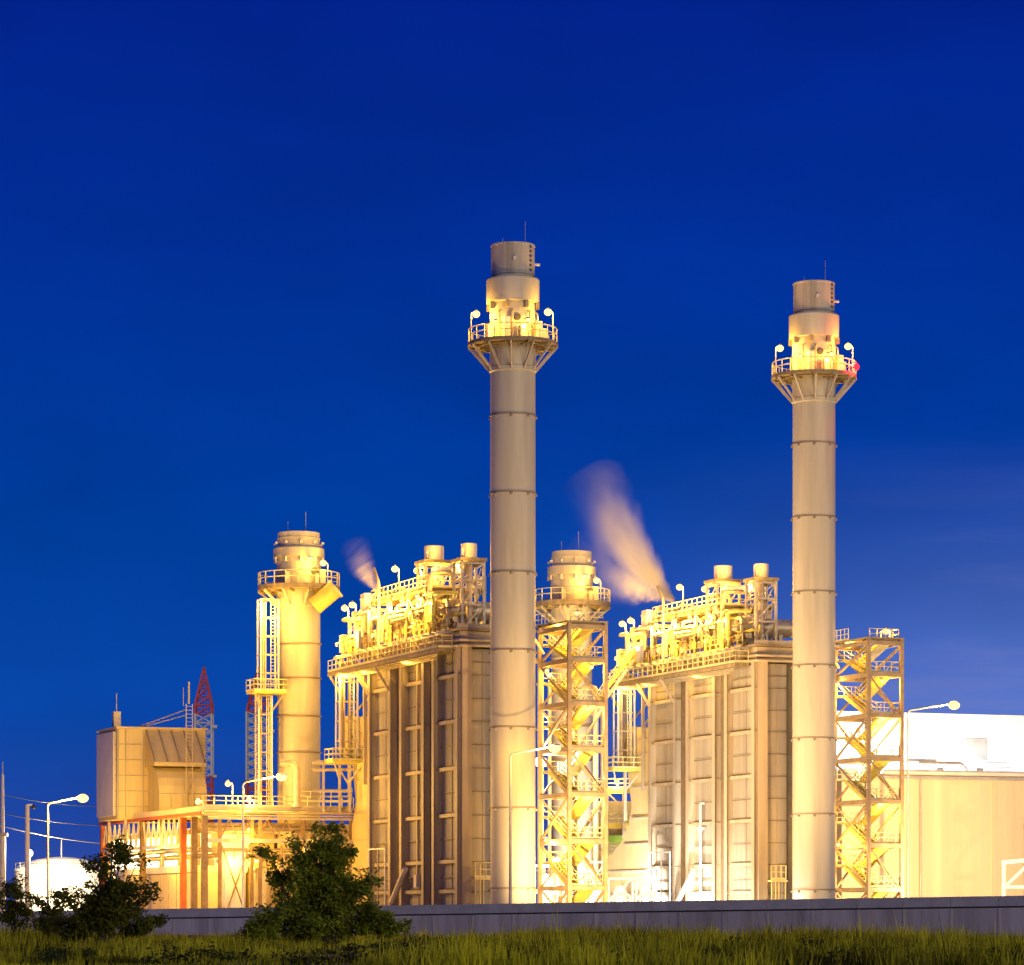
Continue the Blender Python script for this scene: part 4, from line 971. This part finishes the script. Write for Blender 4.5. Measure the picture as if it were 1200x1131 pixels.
# grass: blades in tufts
rs = np.random.RandomState(4)
n = 150000
y = 96+150*rs.rand(n)**1.25; x = (rs.rand(n)-.5)*y*.345
cl = np.sin(x*.35+1.3*np.sin(y*.21))+np.sin(x*.9+y*.33+2)*.6+np.sin(x*2.1-y*.15)*.4
big_ = np.sin(x*.13+.9*np.sin(y*.08+1))+.7*np.sin(x*.41-y*.17+.5)+.5*np.sin(x*1.3+y*.5)
keep = rs.rand(n) < np.clip(.45+.28*cl, .12, 1)
# stop at the wall
tw = (x-WA.x)*wn.x+(y-WA.y)*wn.y
keep &= tw > .35
x, y, cl, big_ = x[keep], y[keep], cl[keep], big_[keep]; n = len(x)
h = np.clip(.40+.16*cl+.26*big_, .12, 1.5)*rs.uniform(.45, 1.35, n); h *= np.where(rs.rand(n) < .03, 1.7, 1)
an = rs.rand(n)*pi; lean = rs.normal(size=(n, 2))*.22*h[:, None]; wdt = .016+.012*rs.rand(n)+y*.00006
dx, dy = np.cos(an)*wdt, np.sin(an)*wdt
z0 = np.zeros(n)
v = np.stack([np.stack([x-dx, y-dy, z0], 1), np.stack([x+dx, y+dy, z0], 1), np.stack([x+lean[:, 0], y+lean[:, 1], h], 1)], 1).reshape(-1, 3)
o = np_mesh('grass', v, 3, M['grass'], (0, 0, 0)); tag(o, 'rough uneven grass in the foreground before the wall', 'grass', None, 'stuff')

R = random.Random(77); cl = []  # weeds coloured dark to stand in for the unlit foreground
for k in range(150):
    y = R.uniform(99, 116); c = (R.uniform(-.17, .17)*y, y, R.uniform(.0, .32), R.uniform(.4, 1.0)); cl.append(c)
for k in range(60):
    y = R.uniform(120, 185); c = (R.uniform(-.06, .16)*y, y, R.uniform(.05, .4), R.uniform(.4, .9)); cl.append(c)
v, n = leaf_mesh(cl, 60, .75, .05, .12, 91, .6)
v[:, 2] = np.abs(v[:, 2])
o = np_mesh('weeds', v, 4, M['weed'], (0, 0, 0)); tag(o, 'low weeds, coloured dark as foreground shade, in the grass along the bottom edge', 'weeds', None, 'stuff')

# =================================================================== STEAM
def steam(name, label, p, q, r0, r1, dens, seed, sides=.9):
    """closed cone of vapour from the nozzle p to q; density follows the cone axis"""
    p = Vector(p); q = Vector(q); L = (q-p).length; mb = MB()
    prof = [(.02, -.05)] + [(1.05*(r0+(r1-r0)*(k/10)), L*k/10) for k in range(11)] + [(r1*.8, L+r1*.35), (.05, L+r1*.55)]
    mb.lathe(prof, 0, 0, 28, True, True)
    m = bpy.data.materials.new(name); m.use_nodes = True; nt = m.node_tree; N = nt.nodes; K = nt.links
    N.clear(); out = N.new('ShaderNodeOutputMaterial'); pv = N.new('ShaderNodeVolumePrincipled'); K.new(pv.outputs[0], out.inputs['Volume'])
    pv.inputs['Color'].default_value = (.96, .95, .94, 1); pv.inputs['Anisotropy'].default_value = .25
    tc = N.new('ShaderNodeTexCoord'); sp = N.new('ShaderNodeSeparateXYZ'); K.new(tc.outputs['Object'], sp.inputs[0])
    def mth(op, a, b=None, c=None):
        nd = N.new('ShaderNodeMath'); nd.operation = op
        for i, vv in enumerate((a, b, c)):
            if vv is None: continue
            if isinstance(vv, (int, float)): nd.inputs[i].default_value = vv
            else: K.new(vv, nd.inputs[i])
        return nd.outputs[0]
    zz = sp.outputs['Z']; rad = mth('SQRT', mth('ADD', mth('MULTIPLY', sp.outputs['X'], sp.outputs['X']), mth('MULTIPLY', sp.outputs['Y'], sp.outputs['Y'])))
    u = mth('MAXIMUM', mth('DIVIDE', zz, L), 0.0)
    rr = mth('ADD', mth('MULTIPLY', u, r1-r0), r0)
        # fade with distance: mass spreads over the cone's growing section
    ax = mth('DIVIDE', 1.0, mth('POWER', mth('ADD', mth('MULTIPLY', u, 5.0), .28), 1.25))
    end = N.new('ShaderNodeMapRange'); end.inputs['From Min'].default_value = 1.15; end.interpolation_type = 'SMOOTHERSTEP'; end.inputs['From Max'].default_value = .1; K.new(mth('MULTIPLY', u, mth('SUBTRACT', 1.0, mth('MULTIPLY', mth('DIVIDE', sp.outputs['Y'], rr), .45))), end.inputs['Value'])
    mp = N.new('ShaderNodeMapping'); mp.inputs['Scale'].default_value = (1, 1, .22); mp.inputs['Location'].default_value = (seed, 0, 0); K.new(tc.outputs['Object'], mp.inputs[0])
    # cone coordinates so that wisps fan out from the nozzle
    dv = N.new('ShaderNodeVectorMath'); dv.operation = 'DIVIDE'; K.new(mp.outputs[0], dv.inputs[0])
    cmb = N.new('ShaderNodeCombineXYZ'); K.new(rr, cmb.inputs[0]); K.new(rr, cmb.inputs[1]); cmb.inputs[2].default_value = 1.6; K.new(cmb.outputs[0], dv.inputs[1])
    ns = N.new('ShaderNodeTexNoise'); ns.inputs['Scale'].default_value = 1.5; ns.inputs['Detail'].default_value = 3; K.new(dv.outputs[0], ns.inputs['Vector'])
    nr = N.new('ShaderNodeMapRange'); nr.inputs['From Min'].default_value = .36; nr.inputs['From Max'].default_value = .68; nr.inputs['To Min'].default_value = .35; K.new(ns.outputs['Fac'], nr.inputs['Value'])
    nb = N.new('ShaderNodeTexNoise'); nb.inputs['Scale'].default_value = 2.0; nb.inputs['Detail'].default_value = 3; K.new(dv.outputs[0], nb.inputs['Vector'])
    wob = mth('ADD', mth('MULTIPLY', nb.outputs['Fac'], 1.0), .6)
    fall = mth('MAXIMUM', mth('SUBTRACT', 1.0, mth('MULTIPLY', mth('DIVIDE', rad, rr), wob)), 0.0)
    fall = mth('MULTIPLY', mth('POWER', fall, 1.4), 1.5)
    d = mth('MULTIPLY', mth('MULTIPLY', mth('MULTIPLY', fall, ax), end.outputs[0]), mth('MULTIPLY', nr.outputs[0], dens))
    K.new(d, pv.inputs['Density'])
    o = mesh_obj(name, mb, m); o.location = p; o.rotation_euler = (q-p).to_track_quat('Z', 'Y').to_euler()
    tag(o, label, 'steam', None, 'stuff'); return o
steam('steam_plume', 'tall pale steam streak blowing up and left from the right boiler roof vent', at(789, 704, 352), at(690, 584, 346), .35, 5.2, 5.0, 3.0)
steam('steam_plume', 'low broad steam drift spreading level to the left of the right boiler roof vent', at(788, 703, 352.6), at(690, 668, 347), .3, 4.8, 1.7, 6.0)
steam('steam_plume', 'small thin steam wisp above the far end of the left boiler roof', at(442, 692, 333), at(414, 650, 330), .25, 2.4, 2.4, 9.0)

# =================================================================== SKY, FILL SUN, CAMERA
W = bpy.data.worlds.new('World'); SC.world = W; W.use_nodes = True
nt = W.node_tree; N = nt.nodes; K = nt.links; N.clear()
out = N.new('ShaderNodeOutputWorld'); bg = N.new('ShaderNodeBackground'); K.new(bg.outputs[0], out.inputs['Surface'])
sky = N.new('ShaderNodeTexSky'); sky.sky_type = 'NISHITA'; sky.sun_disc = False
SUN_EL, SUN_ROT = radians(7), radians(188)
sky.sun_elevation = radians(-4); sky.sun_rotation = SUN_ROT
tc = N.new('ShaderNodeTexCoord'); sp = N.new('ShaderNodeSeparateXYZ'); K.new(tc.outputs['Generated'], sp.inputs[0])
rp = N.new('ShaderNodeValToRGB'); mr = N.new('ShaderNodeMapRange'); mr.inputs['From Min'].default_value = 0; mr.inputs['From Max'].default_value = .28
K.new(sp.outputs['Z'], mr.inputs['Value']); K.new(mr.outputs[0], rp.inputs['Fac'])
E = rp.color_ramp.elements
stops = ((0, srgb(60, 80, 168)), (.11, srgb(30, 70, 163)), (.22, srgb(8, 68, 163)), (.42, srgb(0, 62, 158)), (.70, srgb(0, 47, 150)), (1, srgb(0, 31, 136)))
E[0].position, E[0].color = stops[0]; E[1].position, E[1].color = stops[-1]
for pz, c in stops[1:-1]: e = E.new(pz); e.color = c
# brighter dusk glow toward the right, with thin streaks of cloud
mx = N.new('ShaderNodeMapRange'); mx.inputs['From Min'].default_value = -.02; mx.inputs['From Max'].default_value = .17; mx.interpolation_type = 'SMOOTHSTEP'; K.new(sp.outputs['X'], mx.inputs['Value'])
mz = N.new('ShaderNodeMapRange'); mz.inputs['From Min'].default_value = .15; mz.inputs['From Max'].default_value = .03; mz.interpolation_type = 'SMOOTHSTEP'; K.new(sp.outputs['Z'], mz.inputs['Value'])
m1 = N.new('ShaderNodeMath'); m1.operation = 'MULTIPLY'; K.new(mx.outputs[0], m1.inputs[0]); K.new(mz.outputs[0], m1.inputs[1])
m2 = N.new('ShaderNodeMath'); m2.operation = 'MULTIPLY'; m2.inputs[1].default_value = .62; K.new(m1.outputs[0], m2.inputs[0])
mixa = N.new('ShaderNodeMix'); mixa.data_type = 'RGBA'; K.new(m2.outputs[0], mixa.inputs['Factor']); K.new(rp.outputs[0], mixa.inputs['A']); mixa.inputs['B'].default_value = srgb(120, 150, 232)
mp = N.new('ShaderNodeMapping'); mp.inputs['Rotation'].default_value = (0, radians(-14), 0); mp.inputs['Scale'].default_value = (5, 5, 60); K.new(tc.outputs['Generated'], mp.inputs[0])
ns = N.new('ShaderNodeTexNoise'); ns.inputs['Scale'].default_value = 1.3; ns.inputs['Detail'].default_value = 5; K.new(mp.outputs[0], ns.inputs['Vector'])
nr = N.new('ShaderNodeMapRange'); nr.inputs['From Min'].default_value = .52; nr.inputs['From Max'].default_value = .8; nr.inputs['To Max'].default_value = .5; K.new(ns.outputs['Fac'], nr.inputs['Value'])
m3 = N.new('ShaderNodeMath'); m3.operation = 'MULTIPLY'; K.new(nr.outputs[0], m3.inputs[0]); K.new(m1.outputs[0], m3.inputs[1])
mixb = N.new('ShaderNodeMix'); mixb.data_type = 'RGBA'; K.new(m3.outputs[0], mixb.inputs['Factor']); K.new(mixa.outputs['Result'], mixb.inputs['A']); mixb.inputs['B'].default_value = srgb(150, 142, 190)
sc_ = N.new('ShaderNodeVectorMath'); sc_.operation = 'SCALE'; sc_.inputs['Scale'].default_value = .05; K.new(sky.outputs[0], sc_.inputs[0])
ad = N.new('ShaderNodeVectorMath'); ad.operation = 'ADD'; K.new(mixb.outputs['Result'], ad.inputs[0]); K.new(sc_.outputs[0], ad.inputs[1])
n2 = N.new('ShaderNodeTexNoise'); n2.inputs['Scale'].default_value = 9; n2.inputs['Detail'].default_value = 5
mp2 = N.new('ShaderNodeMapping'); mp2.inputs['Scale'].default_value = (1, 1, 2.4); K.new(tc.outputs['Generated'], mp2.inputs[0]); K.new(mp2.outputs[0], n2.inputs['Vector'])
r2 = N.new('ShaderNodeMapRange'); r2.inputs['From Min'].default_value = .3; r2.inputs['From Max'].default_value = .7; r2.inputs['To Min'].default_value = .88; r2.inputs['To Max'].default_value = 1.1; K.new(n2.outputs['Fac'], r2.inputs['Value'])
s2 = N.new('ShaderNodeVectorMath'); s2.operation = 'SCALE'; K.new(ad.outputs[0], s2.inputs[0]); K.new(r2.outputs[0], s2.inputs['Scale'])
K.new(s2.outputs[0], bg.inputs['Color']); bg.inputs['Strength'].default_value = 1.0

sl = bpy.data.lights.new('fill_sun', 'SUN'); sl.energy = .95; sl.angle = radians(25); sl.color = (1, .83, .52)  # added warm fill from the camera side; the real sun has set
so = bpy.data.objects.new('fill_sun', sl); COL.objects.link(so)
so.rotation_euler = Vector((-.5, .82, -.2)).to_track_quat('-Z', 'Y').to_euler()

cd = bpy.data.cameras.new('camera'); cam = bpy.data.objects.new('camera', cd); COL.objects.link(cam)
cam.location = (0, 0, CAMH); cam.rotation_euler = (pi/2, 0, 0)
cd.sensor_fit = 'HORIZONTAL'; cd.sensor_width = 36; cd.lens = F/1200*36; cd.shift_y = (HZ-565.5)/1200
cd.clip_start = 1; cd.clip_end = 8000
SC.camera = cam
SC.view_settings.view_transform = 'Standard'; SC.view_settings.look = 'None'; SC.view_settings.exposure = 0; SC.view_settings.gamma = 1
cy = SC.cycles
cy.use_denoising = True; cy.max_bounces = 5; cy.diffuse_bounces = 3; cy.glossy_bounces = 2; cy.volume_bounces = 1; cy.transparent_max_bounces = 4
cy.sample_clamp_indirect = 4; cy.use_light_tree = True; cy.volume_step_rate = 2; cy.volume_max_steps = 128
